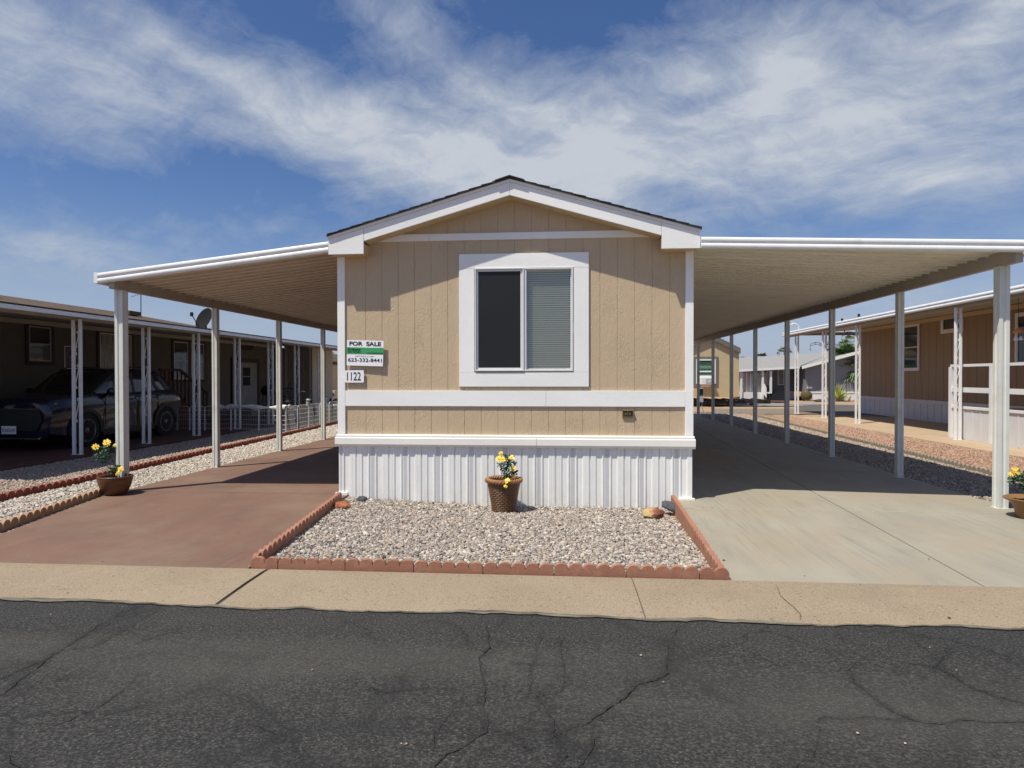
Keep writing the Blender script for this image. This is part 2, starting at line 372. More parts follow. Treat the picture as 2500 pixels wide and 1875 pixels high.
slabmat('drive_grey', (.285, .266, .218), (.348, .324, .262), (.220, .216, .195), .55, (.44, .42, .34), .2, patch=(.325, .275, .20))

# gravel base sheets
def gravbase(name, cols, sc=60):
    m, t = newmat(name); c = t.coords()
    sp = t.n('ShaderNodeSeparateColor'); t.put(sp.inputs[0], t.vor(c, sc, out='Color'))
    d = t.vor(c, sc)
    n = len(cols); b = t.ramp(sp.outputs[0], [(i/(n-1) if n > 1 else 0, k) for i, k in enumerate(cols)])
    b = t.mix(t.rng(d, .35, .75, 0, .8), b, tuple(x*.25 for x in cols[0]))
    t.out(t.prin(b, .9, 0, t.bump(d, -1.0, .02), .3)); return m
GREY = [(.22, .20, .185), (.38, .345, .305), (.27, .235, .215), (.47, .43, .39), (.32, .265, .22), (.36, .36, .355), (.55, .52, .48)]
PINKL = [(.36, .29, .245), (.45, .365, .31), (.34, .265, .22), (.52, .45, .39)]
TANR = [(.34, .29, .24), (.26, .22, .19), (.42, .37, .31), (.33, .25, .19)]
PINKR = [(.42, .24, .15), (.36, .20, .13), (.47, .30, .20), (.33, .23, .17)]
gravbase('gravel_base_grey', [tuple(x*.42 for x in k) for k in GREY], 55)
gravbase('gravel_base_pale', [tuple(x*.85 for x in k) for k in PINKL], 55)
gravbase('gravel_base_tan', [tuple(x*.8 for x in k) for k in TANR], 50)
gravbase('gravel_base_pink', [tuple(x*.85 for x in k) for k in PINKR], 45)
def pebmat(name, cols):
    m, t = newmat(name)
    r = t.n('ShaderNodeNewGeometry').outputs['Random Per Island']
    cols = [(k[0]*.80, k[1]*.755, k[2]*.715) for k in cols]; n = len(cols); b = t.ramp(r, [((i+.0)/n, k) for i, k in enumerate(cols)], 'CONSTANT')
    b = t.mix(t.math('MULTIPLY', t.noise(t.pos(), 90, 3, .6), .35), b, (.36, .325, .28))
    t.out(t.prin(b, .75, 0, None, .35)); return m
pebmat('pebble_grey', [(.20, .195, .19), (.46, .42, .375), (.36, .315, .28), (.56, .52, .47), (.27, .26, .255), (.62, .59, .54), (.46, .35, .28), (.13, .14, .165), (.78, .76, .72), (.52, .46, .36), (.36, .34, .31), (.44, .41, .37), (.68, .65, .60), (.30, .27, .25)])
pebmat('pebble_pale', [(.46, .37, .31), (.55, .46, .39), (.40, .31, .26), (.60, .53, .46), (.48, .38, .31)])
pebmat('pebble_white', [(.60, .57, .52), (.42, .39, .36), (.72, .69, .64), (.52, .48, .43), (.30, .28, .26), (.80, .77, .72), (.58, .52, .45)])
pebmat('pebble_tan', [(.40, .33, .27), (.30, .25, .21), (.50, .44, .37), (.38, .29, .23), (.58, .52, .45)])
pebmat('pebble_pink', [(.47, .27, .18), (.40, .22, .15), (.52, .34, .24), (.35, .24, .18), (.55, .38, .28)])

m, t = newmat('dirt'); c = t.coords()
b = t.ramp(t.noise(c, .25, 6, .6), [(.3, (.42, .22, .11)), (.5, (.40, .27, .17)), (.7, (.36, .28, .21))])
b = t.mix(t.rng(t.noise(c, 12, 5, .7), .45, .7, 0, .5), b, (.30, .17, .10))
t.out(t.prin(b, .95, 0, t.bump(t.noise(c, 9, 6, .7), .8, .05), .2))

def edgmat(name, col, dark):
    m, t = newmat(name); c = t.coords()
    oi = t.n('ShaderNodeObjectInfo').outputs['Random']
    b = t.mix(t.noise(c, 7, 5, .65), tuple(x*.85 for x in col), tuple(x*1.12 for x in col))
    b = t.mix(t.math('MULTIPLY', oi, .3), b, dark)
    b = t.mix(t.rng(t.noise(c, 70, 3, .7), .56, .7, 0, .4), b, tuple(x*.5 for x in col))
    b = t.mix(t.rng(t.noise(t.pos(), 6, 6, .75), .52, .7, 0, .5), b, tuple(min(1, x*1.45+.04) for x in col))
    b = t.mix(t.rng(t.noise(t.pos(), 11, 6, .75), .56, .72, 0, .55), b, tuple(x*.55 for x in col))
    t.out(t.prin(b, .88, 0, t.bump(t.noise(c, 60, 4, .7), .5, .005), .3))
edgmat('edging_red', (.345, .17, .11), (.25, .10, .07))
edgmat('edging_deep_red', (.23, .065, .042), (.17, .05, .035))
edgmat('edging_tan', (.37, .235, .14), (.30, .15, .10))
edgmat('edging_grey', (.27, .235, .185), (.22, .19, .15))

# ---------------------------------------------------------------- mesh helpers
class MB:
    def __init__(s): s.v = []; s.f = []
    def add(s, vs, fs):
        o = len(s.v); s.v += [tuple(float(a) for a in p) for p in vs]; s.f += [tuple(i+o for i in f) for f in fs]; return s
    def box(s, x0, x1, y0, y1, z0, z1):
        if x0 > x1: x0, x1 = x1, x0
        if y0 > y1: y0, y1 = y1, y0
        if z0 > z1: z0, z1 = z1, z0
        v = [(x, y, z) for x in (x0, x1) for y in (y0, y1) for z in (z0, z1)]
        return s.add(v, [(0, 1, 3, 2), (4, 6, 7, 5), (0, 4, 5, 1), (2, 3, 7, 6), (0, 2, 6, 4), (1, 5, 7, 3)])
    def prism(s, poly, ax, a, b, closed=True):
        """extrude 2-D polygon (list of (p,q)) along axis ax from a to b; p,q are the other axes in order"""
        def mk(p, q, w): return {0: (w, p, q), 1: (p, w, q), 2: (p, q, w)}[ax]
        n = len(poly); v = [mk(p, q, a) for p, q in poly]+[mk(p, q, b) for p, q in poly]
        f = [(i, (i+1) % n, n+(i+1) % n, n+i) for i in range(n if closed else n-1)]
        if closed: f += [tuple(range(n))[::-1], tuple(range(n, 2*n))]
        return s.add(v, f)
    def loft(s, rings, closed=True, caps=True):
        n = len(rings[0]); v = [p for r in rings for p in r]; f = []
        for k in range(len(rings)-1):
            for i in range(n if closed else n-1):
                j = (i+1) % n; f.append((k*n+i, k*n+j, (k+1)*n+j, (k+1)*n+i))
        if caps and closed: f += [tuple(range(n))[::-1], tuple(range((len(rings)-1)*n, len(rings)*n))]
        return s.add(v, f)
    def tube(s, pts, r, seg=8, r1=None):
        pts = [Vector(p) for p in pts]; rings = []
        for i, p in enumerate(pts):
            d = (pts[min(i+1, len(pts)-1)]-pts[max(i-1, 0)]).normalized()
            a = d.cross(Vector((0, 0, 1)) if abs(d.z) < .9 else Vector((1, 0, 0))).normalized(); b = d.cross(a)
            rr = r if r1 is None else r+(r1-r)*i/(len(pts)-1)
            rings.append([tuple(p+a*math.cos(2*math.pi*k/seg)*rr+b*math.sin(2*math.pi*k/seg)*rr) for k in range(seg)])
        return s.loft(rings)
    def lathe(s, prof, c=(0, 0, 0), seg=32, axis=2, caps=True):
        rings = []
        for r, h in prof:
            ring = []
            for k in range(seg):
                a = 2*math.pi*k/seg; p = (r*math.cos(a), r*math.sin(a), h)
                if axis == 0: p = (h, r*math.cos(a), r*math.sin(a))
                if axis == 1: p = (r*math.cos(a), h, r*math.sin(a))
                ring.append((p[0]+c[0], p[1]+c[1], p[2]+c[2]))
            rings.append(ring)
        return s.loft(rings, caps=caps)
    def build(s, name, mat, parent=None, loc=None, smooth=False, bevel=0.0):
        o0 = Vector(loc) if loc is not None else (org(parent) if parent else Vector((0, 0, 0)))
        me = bpy.data.meshes.new(name)
        me.from_pydata([(x-o0.x, y-o0.y, z-o0.z) for x, y, z in s.v], [], s.f); me.validate()
        o = bpy.data.objects.new(name, me); COL.objects.link(o)
        me.materials.append(MATS[mat])
        if parent: o.parent = parent
        else: o.location = o0
        if smooth:
            for p in me.polygons: p.use_smooth = True
            me.set_sharp_from_angle(angle=math.radians(smooth if smooth is not True else 40))
        if bevel:
            md = o.modifiers.new('bevel', 'BEVEL'); md.width = bevel; md.segments = 2; md.limit_method = 'ANGLE'
        import bmesh
        bm = bmesh.new(); bm.from_mesh(me); bmesh.ops.recalc_face_normals(bm, faces=bm.faces); bm.to_mesh(me); bm.free()
        return o
def org(o):
    while o.parent: o = o.parent
    return Vector(o.location)
def thing(name, label, cat, loc=(0, 0, 0), group=None):
    o = bpy.data.objects.new(name, None); COL.objects.link(o); o.location = loc; o.empty_display_size = .2
    o['label'] = label; o['category'] = cat
    if group: o['group'] = group
    return o
def tag(o, label, cat, group=None):
    o['label'] = label; o['category'] = cat
    if group: o['group'] = group
    return o
def struct(o): o['kind'] = 'structure'; return o
def copy_tree(o, parent=None):
    c = o.copy(); COL.objects.link(c); c.parent = parent
    for ch in [x for x in bpy.data.objects if x.parent == o]: copy_tree(ch, c)
    return c
def bx(name, mat, parent, *b, bevel=0.0): return MB().box(*b).build(name, mat, parent, bevel=bevel)
def text(name, s, mat, parent, box, y, bold=0.0, ext=0.0015, shear=0.0, spacing=1.0):
    """lettering fitted to box=(x0,x1,z0,z1), facing -Y at depth y"""
    cu = bpy.data.curves.new('t', 'FONT'); cu.body = s; cu.size = 1; cu.offset = bold; cu.extrude = .01; cu.space_character = spacing; cu.shear = shear
    ob = bpy.data.objects.new('t', cu); COL.objects.link(ob)
    dg = bpy.context.evaluated_depsgraph_get(); me = bpy.data.meshes.new_from_object(ob.evaluated_get(dg))
    bpy.data.objects.remove(ob)
    co = np.array([v.co[:] for v in me.vertices]); mn, mx = co.min(0), co.max(0)
    x0, x1, z0, z1 = box; r = org(parent)
    for v in me.vertices:
        a = (v.co.x-mn[0])/(mx[0]-mn[0]); b = (v.co.y-mn[1])/(mx[1]-mn[1]); d = 0 if v.co.z > 0 else 1
        v.co = (x0+(x1-x0)*a-r.x, y-ext*(1-d)-r.y, z0+(z1-z0)*b-r.z)
    me.materials.clear(); me.materials.append(MATS[mat]); o = bpy.data.objects.new(name, me); COL.objects.link(o); o.parent = parent
    return o

rnd = random.Random(7); nr = np.random.default_rng(5)

# ================================================================ SETTING: ground, road, slabs
def sheet(name, poly, z, mat, thick=None):
    m = MB(); n = len(poly)
    if thick: m.prism(poly, 2, z-thick, z)
    else: m.add([(x, y, z) for x, y in poly], [tuple(range(n))])
    return struct(m.build(name, mat))
g = MB(); XS = [-900, -2.25, 2.25, 900]; YS = [-60, -3.2, .2, 1500]
for i in range(3):
    for j in range(3):
        if i == 1 and j == 1: continue
        g.add([(XS[i], YS[j], -.05), (XS[i+1], YS[j], -.05), (XS[i+1], YS[j+1], -.05), (XS[i], YS[j+1], -.05)], [(0, 1, 2, 3)])
struct(g.build('ground', 'dirt'))

# road: cambered asphalt with a ragged edge lapping over the gutter
m = MB(); xs = np.arange(-30, 30.01, .04); n = len(xs)
def rag(x): return -3.92+.010*math.sin(x*8.7+.3)*math.sin(x*1.1)+.006*math.sin(x*23+2)*math.sin(x*2.1+1)+.016*math.sin(x*2.3+1)+.010*math.sin(x*5.1)+.007*math.sin(x*13+2)+.005*math.sin(x*31)+.004*math.sin(x*67+1)
m.add([(x, rag(x), .006) for x in xs]+[(x, rag(x)-.03, .012) for x in xs]+[(x, -4.6, .004) for x in xs]+[(x, -14, 0.0) for x in xs],
      [(k*n+i, k*n+i+1, (k+1)*n+i+1, (k+1)*n+i) for k in range(3) for i in range(n-1)])
road = struct(m.build('road', 'asphalt'))
# tar/sand lip along the edge
m = MB(); vs = []
for x in xs:
    e = rag(x); wv = .022+.016*math.sin(x*1.7)+.012*math.sin(x*4.3+.7)+.008*math.sin(x*11); vs.append((e+.010+max(.004, wv)*.9, e-.012))
M('tar_lip', (.15, .135, .105), .9, var=.75, vs=9, stretch=(.5, 3, 1), bump=.6, bs=60)
m.add([(x, b, .0155) for x, (a, b) in zip(xs, vs)]+[(x, a, .0125) for x, (a, b) in zip(xs, vs)], [(i, i+1, n+i+1, n+i) for i in range(n-1)])
m.build('tar_edge', 'tar_lip', road)
# cracks surveyed from the photograph
CR_ = [[(1185, 1525), (1190, 1560), (1196, 1585), (1176, 1610), (1183, 1640), (1188, 1675), (1180, 1700), (1172, 1730), (1184, 1765), (1180, 1785), (1150, 1805), (1125, 1825), (1090, 1840), (1072, 1858), (1055, 1880)],
       [(1035, 1518), (1080, 1520), (1120, 1533), (1140, 1562), (1152, 1590)],
       [(1625, 1620), (1630, 1645), (1600, 1662), (1555, 1668), (1520, 1705), (1485, 1725), (1470, 1745), (1435, 1768), (1390, 1785), (1352, 1800), (1350, 1760), (1330, 1725), (1312, 1700), (1292, 1690)],
       [(1352, 1800), (1375, 1830), (1382, 1850), (1370, 1860), (1350, 1880)], [(1452, 1800), (1445, 1830), (1428, 1860), (1405, 1885)],
       [(900, 1680), (940, 1692), (1000, 1685), (1060, 1683), (1172, 1680)], [(1180, 1712), (1140, 1717), (1105, 1730), (1085, 1765), (1060, 1790), (1055, 1830)],
       [(1320, 1700), (1360, 1692), (1378, 1672), (1376, 1640), (1372, 1600), (1365, 1560)], [(1295, 1690), (1298, 1640), (1308, 1590), (1322, 1555)], [(1250, 1620), (1310, 1625), (1380, 1626)],
       [(305, 1492), (270, 1515), (240, 1530), (205, 1555), (170, 1578), (120, 1605), (90, 1630), (60, 1655), (0, 1700)], [(390, 1492), (340, 1515), (290, 1545), (220, 1580), (150, 1590), (110, 1612), (50, 1635), (0, 1660)],
       [(340, 1645), (320, 1675), (290, 1695), (255, 1720), (220, 1738), (150, 1765), (90, 1790)], [(215, 1635), (170, 1655), (100, 1668), (60, 1690), (20, 1715), (-20, 1735)], [(-30, 1820), (0, 1826), (20, 1845), (45, 1868), (70, 1885)], [(440, 1540), (380, 1555), (330, 1575)],
       [(2045, 1548), (2070, 1580), (2090, 1600), (2150, 1605), (2220, 1620), (2290, 1632), (2330, 1650), (2370, 1680), (2430, 1700), (2500, 1720)], [(2090, 1620), (2072, 1640), (2085, 1665), (2130, 1700), (2170, 1730), (2215, 1755)],
       [(1985, 1770), (2020, 1752), (2080, 1757), (2140, 1755), (2190, 1762), (2215, 1756), (2270, 1768), (2310, 1772), (2345, 1760), (2420, 1768), (2520, 1762)], [(1935, 1885), (1990, 1850), (2000, 1775)],
       [(600, 1760), (700, 1800), (760, 1870)], [(2280, 1640), (2310, 1600), (2340, 1560)], [(1660, 1530), (1640, 1570), (1630, 1620)], [(1210, 1785), (1260, 1800), (1300, 1840)]]
WD = [1.5, .8, 1.3, 1.4, 1.1, .6, .8, .7, .6, .5, 1.0, .9, 1.0, .8, 1.2, .6, .8, .8, .9, .6, .4, .5, .5, .5]
m = MB(); mw = MB()
for ln, wd in zip(CR_, WD):
    P = [gp(u, v, .004)[:2] for u, v in ln]; Q = []
    for a, b in zip(P[:-1], P[1:]):
        L = np.linalg.norm(b-a); k = max(2, int(L/.025))
        for i in range(k): Q.append(a+(b-a)*i/k)
    Q.append(P[-1]); Q = np.array(Q)
    j = np.cumsum(nr.normal(0, .0035, Q.shape), 0); j -= np.linspace(0, 1, len(Q))[:, None]*j[-1]; Q = Q+j+nr.normal(0, .0022, Q.shape)
    T = np.gradient(Q, axis=0); T /= np.linalg.norm(T, axis=1)[:, None]+1e-9; N = np.stack([-T[:, 1], T[:, 0]], 1)
    wv = .0026*wd*(.3+nr.random(len(Q))*1.2)*(.5+.5*np.clip(np.sin(np.arange(len(Q))*.11+wd*5)*1.2+.6, 0, 1)); wv[0] = wv[-1] = .0005
    k = len(Q); zz = .0045
    def zr(y): return .0075 if y > -4.6 else .0062
    m.add([(q[0]+n_[0]*a, q[1]+n_[1]*a, zr(q[1])+.004*(q[1] > -4.3)+.0055) for q, n_, a in zip(Q, N, wv)]+[(q[0]-n_[0]*a, q[1]-n_[1]*a, zr(q[1])+.004*(q[1] > -4.3)+.0055) for q, n_, a in zip(Q, N, wv)],
          [(i, i+1, k+i+1, k+i) for i in range(k-1)])
m.build('crack', 'crack_tar', road)
mt_, t = newmat('tar_smudge'); ca = t.n('ShaderNodeVertexColor'); ca.layer_name = 'soft'
al = t.math('MULTIPLY', ca.outputs[0], t.rng(t.noise(t.pos(), 2.2, 4, .6), .38, .62)); al = t.math('MULTIPLY', al, t.rng(t.noise(t.pos(), 80, 3, .6), .35, .6, .10, .36))
mx = t.n('ShaderNodeMixShader'); t.put(mx.inputs[0], al); t.put(mx.inputs[1], t.n('ShaderNodeBsdfTransparent').outputs[0]); t.put(mx.inputs[2], t.prin((.017, .017, .018), .75)); t.out(mx.outputs[0])
m = MB(); cols_ = []; rs = np.random.default_rng(3)
for ln, wd in zip(CR_, WD):
    P = np.array([gp(u, v, .004)[:2] for u, v in ln]); Q = [];
    for a, b in zip(P[:-1], P[1:]):
        for i in range(6): Q.append(a+(b-a)*i/6)
    Q.append(P[-1]); Q = np.array(Q); T = np.gradient(Q, axis=0); T /= np.linalg.norm(T, axis=1)[:, None]+1e-9; N = np.stack([-T[:, 1], T[:, 0]], 1)
    wv = (.03+.035*rs.random())*(.6+.8*rs.random(len(Q))); k = len(Q)
    hz_ = lambda y: .0060+(.0085 if y > -4.6 else .0)+.0
    for sgn, cc_ in ((1, 0.), (0, 1.), (-1, 0.)):
        for q, n_, w_ in zip(Q, N, wv): m.v.append((q[0]+n_[0]*w_*sgn, min(q[1]+n_[1]*w_*sgn, -3.97), hz_(q[1]))); cols_.append(cc_)
    o_ = len(m.v)-3*k; m.f += [(o_+r_*k+i, o_+r_*k+i+1, o_+(r_+1)*k+i+1, o_+(r_+1)*k+i) for r_ in range(2) for i in range(k-1)]
so = m.build('tar_smudge', 'tar_smudge', road); la = so.data.color_attributes.new('soft', 'FLOAT_COLOR', 'POINT')
for i, cc_ in enumerate(cols_): la.data[i].color = (cc_, cc_, cc_, 1)
m = MB()
for u, v in [(762, 1635), (1620, 1665), (1565, 1600), (2335, 1636), (2094, 1790), (2210, 1815), (980, 1815), (992, 1816), (300, 1482), (124, 1500), (1470, 1513), (2270, 1580)]:
    c = gp(u, v, .01); r = rnd.uniform(.004, .008)
    m.lathe([(r*.5, 0), (r, r*.5), (r*.6, r), (0.0005, r*1.1)], (c[0], c[1], .008), 7)
m.build('loose_pebbles', 'pebble_pale', road)['kind'] = 'stuff'
m = MB()
for u, v, r in [(1767, 1367, .012), (1753, 1372, .008), (1742, 1348, .006), (1749, 1359, .006), (2317, 1512, .010), (2268, 1364, .007), (1964, 1405, .006), (2100, 1430, .005), (563, 1229, .006), (582, 1300, .007), (250, 1370, .006), (165, 1450, .006), (277, 1410, .007), (1738, 1240, .008), (1700, 1236, .005)]:
    c = gp(u, v, .006); m.lathe([(r*.5, 0), (r, r*.25), (r*.5, r*.5), (0.0005, r*.6)], (c[0], c[1], .003+(.012 if c[1] < -3.1 else 0)), 6)
deb = m.build('leaf_debris', 'joint_dark'); deb['kind'] = 'stuff'; tag(deb, 'small dark crumbs scattered on the driveways and gutter', 'debris')

# rolled concrete gutter, in slabs with joints
CURBS = []
def curb(name, xa, xb, skew0=0.0, skew1=0.0):
    prof = [(-4.05, -.04), (-4.05, -.006), (-3.93, .004), (-3.75, .010), (-3.45, .016), (-3.2, .014), (-3.112, .008), (-3.105, 0.0), (-3.105, -.12), (-4.05, -.12)]
    m = MB(); m.loft([[(xa+skew0*(y+3.5), y, z) for y, z in prof], [(xb+skew1*(y+3.5), y, z) for y, z in prof]])
    CURBS.append(struct(m.build(name, 'curb_concrete'))); return CURBS[-1]
jn = [(-30, 0), (-13.6, 0), (-10.6, 0), (-7.6, 0), (-4.6, .02), (-1.562, -.02), (1.128, -.011), (3.9, 0), (7.0, 0), (10, 0), (13, 0), (30, 0)]
jw = lambda x: .015 if abs(x+1.562) < .01 else .0035
for (a, s0), (b, s1) in zip(jn[:-1], jn[1:]): curb('gutter_pavement', a+jw(a), b-jw(b), s0, s1)
sheet('joint_filler', [(-30, -4.0), (30, -4.0), (30, -3.104), (-30, -3.104)], .0005, 'joint_dark')

m = MB(); P = [gp(u, v, .014)[:2] for u, v in [(1896, 1432), (1902, 1446), (1905, 1456), (1914, 1464), (1925, 1474), (1938, 1484), (1946, 1493), (1955, 1502), (1952, 1512)]]
for a, b in zip(P[:-1], P[1:]):
    w_ = .0022; m.add([(a[0]-w_, a[1], .0205), (a[0]+w_, a[1], .0205), (b[0]+w_*.6, b[1], .0205), (b[0]-w_*.6, b[1], .0205)], [(0, 1, 2, 3)])
m.build('crack', 'joint_dark', CURBS[7])
# driveways
sheet('driveway_red', [(-8, -3.098), (-2.02+.05, -3.098), (-2.02, -3.098), (-2.02, 20), (-4.98, 20), (-4.98, -.1), (-5.02, -.3), (-4.63, -2.13), (-4.43, -3.05), (-4.43, -3.098)][1:], 0.0, 'drive_red', .12)
# small part of the slab left of the flower bed
sheet('driveway_red_apron', [(-2.019, -3.098), (-1.745, -3.098), (-2.019, -.6)], 0.0, 'drive_red', .12)
# concrete on the right: slabs with a lengthwise joint and cross joints
def xj(y): return 3.70+.0556*(y+0.0)+(.20 if False else 0)
ys = [-3.098, -.52, 2.52, 5.66, 8.8, 12, 15.5, 20]
def xl_(y): return 1.86 if y < -.05 else 2.16
for k in range(len(ys)-1):
    a, b = ys[k], ys[k+1]; gpp = .006
    if k == 0: L = [(1.80, a), (xj(a)-gpp, a), (xj(b)-gpp, b-gpp), (1.885, b-gpp)]
    elif k == 1: L = [(1.885, a+gpp), (xj(a)-gpp, a+gpp), (xj(b)-gpp, b-gpp), (2.02, b-gpp)]
    else: L = [(2.02, a+gpp), (xj(a)-gpp, a+gpp), (xj(b)-gpp, b-gpp), (2.02, b-gpp)]
    sheet('driveway_concrete', L, 0.0, 'drive_grey', .12)
    sheet('driveway_concrete', [(xj(a)+gpp, a+(gpp if k else 0)), (5.52, a+(gpp if k else 0)), (5.52, b-gpp), (xj(b)+gpp, b-gpp)] if k else
          [(xj(a)+gpp, a), (6.6, a), (6.3, -2.0), (5.52, b-gpp), (xj(b)+gpp, b-gpp)], 0.0, 'drive_grey', .12)
M('sealant', (.50, .49, .43), .7, var=.35, vs=20)
m = MB(); m.add([(2.06, -.530, .0012), (5.40, -.530, .0012), (5.40, -.521, .0012), (2.06, -.521, .0012)], [(0, 1, 2, 3)])
struct(m.build('joint_sealant', 'sealant'))
m = MB()
for y_ in (.03, 3.05, 6.1): m.add([(-4.97, y_, .0012), (-2.17, y_, .0012), (-2.17, y_+.006, .0012), (-4.97, y_+.006, .0012)], [(0, 1, 2, 3)])
struct(m.build('driveway_joint', 'joint_dark'))
# neighbours' slabs
sheet('neighbour_slab', [(-8.25, -3.098), (-8.0, 4.4), (-7.95, 8.4), (-8.0, 20), (-12.0, 20), (-12.0, -3.098)], .02, 'concrete_slab_brown', .1)
sheet('neighbour_slab', [(8.75, 4.0), (8.75, 16.2), (12.25, 16.2), (12.25, -3.0), (8.9, -3.0)], .005, 'concrete_tan', .1)

# gravel sheets
sheet('gravel_bed_base', [(-4.98, -3.098), (-4.98, 24), (-6.5, 24), (-6.02, -3.098)], -.022, 'gravel_base_grey')
sheet('gravel_bed_base', [(-6.02, -3.098), (-6.5, 24), (-8.0, 24), (-8.0, 4.4), (-8.25, -3.098)], -.018, 'gravel_base_pale')
sheet('gravel_bed_base', [(5.52, -3.098), (7.0, -3.098), (7.65, 20), (5.52, 20)], -.022, 'gravel_base_tan')
sheet('gravel_bed_base', [(7.0, -3.098), (8.9, -3.098), (8.75, 17), (7.65, 20)], -.018, 'gravel_base_pink')
sheet('gravel_strip', [tuple(gp(*p)[:2]) for p in [(1740, 1008), (2500, 1012), (2500, 996), (1740, 996)]], -.03, 'gravel_base_tan')
sheet('gravel_strip', [tuple(gp(*p)[:2]) for p in [(1940, 1004), (2100, 1006), (2100, 988), (1940, 985)]], -.02, 'gravel_base_grey')
sheet('far_pavement', [tuple(gp(*p)[:2]) for p in [(1790, 991), (1940, 990.5), (1990, 988), (1790, 989.2)]], -.01, 'drive_grey')
sheet('far_road', [tuple(gp(*p)[:2]) for p in [(1770, 988.5), (2000, 987), (1990, 983), (1830, 984), (1780, 981)]], -.015, 'wall_grey')
sheet('far_driveway', [tuple(gp(*p)[:2]) for p in [(1792, 978), (1925, 983), (1925, 978), (1800, 972)]], 0.0, 'concrete_slab_brown')

def bedz(x, y):
    zb = -.03-.075*min(1, max(0, (x+1.9)/1.6)); f = min(1, max(0, (y+3.0)/2.7)); return -.012+(zb+.012)*f
m = MB(); nx, ny = 30, 24
for j in range(ny+1):
    for i in range(nx+1):
        x = -2.12+4.2*i/nx; y = -3.09+3.2*j/ny; m.v.append((x, y, bedz(x, y)-.012))
m.f = [(j*(nx+1)+i, j*(nx+1)+i+1, (j+1)*(nx+1)+i+1, (j+1)*(nx+1)+i) for j in range(ny) for i in range(nx)]
struct(m.build('flower_bed_ground', 'gravel_base_grey'))

def pebbles(name, P, S, mat, low=False, label='', cat='gravel'):
    """P: (n,3) centres, S: sizes"""
    n = len(P)
    if low:
        B = np.array([(1, 0, 0), (-1, 0, 0), (0, 1, 0), (0, -1, 0), (0, 0, 1), (0, 0, -1)], float)
        F = np.array([(0, 2, 4), (2, 1, 4), (1, 3, 4), (3, 0, 4), (2, 0, 5), (1, 2, 5), (3, 1, 5), (0, 3, 5)])
    else:
        g_ = (1+5**.5)/2; B = np.array([(-1, g_, 0), (1, g_, 0), (-1, -g_, 0), (1, -g_, 0), (0, -1, g_), (0, 1, g_), (0, -1, -g_), (0, 1, -g_), (g_, 0, -1), (g_, 0, 1), (-g_, 0, -1), (-g_, 0, 1)])/math.sqrt(1+g_*g_)
        F = np.array([(0, 11, 5), (0, 5, 1), (0, 1, 7), (0, 7, 10), (0, 10, 11), (1, 5, 9), (5, 11, 4), (11, 10, 2), (10, 7, 6), (7, 1, 8), (3, 9, 4), (3, 4, 2), (3, 2, 6), (3, 6, 8), (3, 8, 9), (4, 9, 5), (2, 4, 11), (6, 2, 10), (8, 6, 7), (9, 8, 1)])
    k = len(B)
    V = B[None]*(1+nr.normal(0, .16, (n, k, 1))); V = V*np.stack([nr.uniform(.75, 1.35, n), nr.uniform(.6, 1.0, n), nr.uniform(.38, .72, n)], 1)[:, None]
    a = nr.uniform(0, 2*math.pi, n); b = nr.normal(0, .38, n)
    ca, sa, cb, sb = np.cos(a), np.sin(a), np.cos(b), np.sin(b)
    R1 = np.zeros((n, 3, 3)); R1[:, 0, 0] = cb; R1[:, 0, 2] = sb; R1[:, 1, 1] = 1; R1[:, 2, 0] = -sb; R1[:, 2, 2] = cb
    R2 = np.zeros((n, 3, 3)); R2[:, 0, 0] = ca; R2[:, 0, 1] = -sa; R2[:, 1, 0] = sa; R2[:, 1, 1] = ca; R2[:, 2, 2] = 1
    V = np.einsum('nij,nkj->nki', R2 @ R1, V)*S[:, None, None]+P[:, None]
    V = V.reshape(-1, 3); FF = (F[None]+(np.arange(n)*k)[:, None, None]).reshape(-1, 3)
    me = bpy.data.meshes.new(name); me.vertices.add(len(V)); me.vertices.foreach_set('co', V.ravel().astype(np.float32))
    me.loops.add(FF.size); me.loops.foreach_set('vertex_index', FF.ravel().astype(np.int32)); me.polygons.add(len(FF))
    me.polygons.foreach_set('loop_start', (np.arange(len(FF))*3).astype(np.int32)); me.update(calc_edges=True)
    if not low: me.polygons.foreach_set('use_smooth', np.ones(len(FF), bool))
    me.materials.append(MATS[mat]); o = bpy.data.objects.new(name, me); COL.objects.link(o); o['kind'] = 'stuff'; tag(o, label, cat); return o
def strip_pts(xa, xb, y0, y1, dens0, dens1):
    """xa,xb: functions of y"""
    out = []; dy = .25
    for y in np.arange(y0, y1, dy):
        f = (y-y0)/(y1-y0); wd = xb(y)-xa(y); k = int(wd*dy*(dens0+(dens1-dens0)*f))
        yy = nr.uniform(y, y+dy, k); out.append(np.stack([xa(y)+nr.random(k)*wd, yy], 1))
    return np.concatenate(out)
ex = lambda y: -1.755-(y+3.05)*.113
P = strip_pts(lambda y: ex(y)-.02, lambda y: 1.80+(y+3.05)*.040, -3.03, -.03, 4600, 4000)
Z = np.array([bedz(x, y) for x, y in P])+nr.uniform(-.004, .007, len(P))
pebbles('gravel', np.column_stack([P, Z]), nr.gamma(3.4, .0082/3.4, len(P))+.0042, 'pebble_grey', label='grey and tan river pebbles filling the bed below the house front')
fe = lambda y: -6.0-(y+.7)*.0352
P = strip_pts(lambda y: fe(y)+.05, lambda y: -4.99 if y > -.3 else -5.0+(-.3-y)*.215, -3.05, 16, 2600, 900)
pebbles('gravel', np.column_stack([P, -.016+nr.uniform(-.004, .008, len(P))]), (nr.gamma(7, .0145/7, len(P))+.004)*(1+np.clip(P[:, 1], 0, 14)*.04), 'pebble_white', True, label='whitish pebble strip between the reddish driveway and the deep red edging')
P = strip_pts(lambda y: -8.2 if y < 4 else -7.95, lambda y: fe(y)-.05, -3.05, 18, 1500, 600)
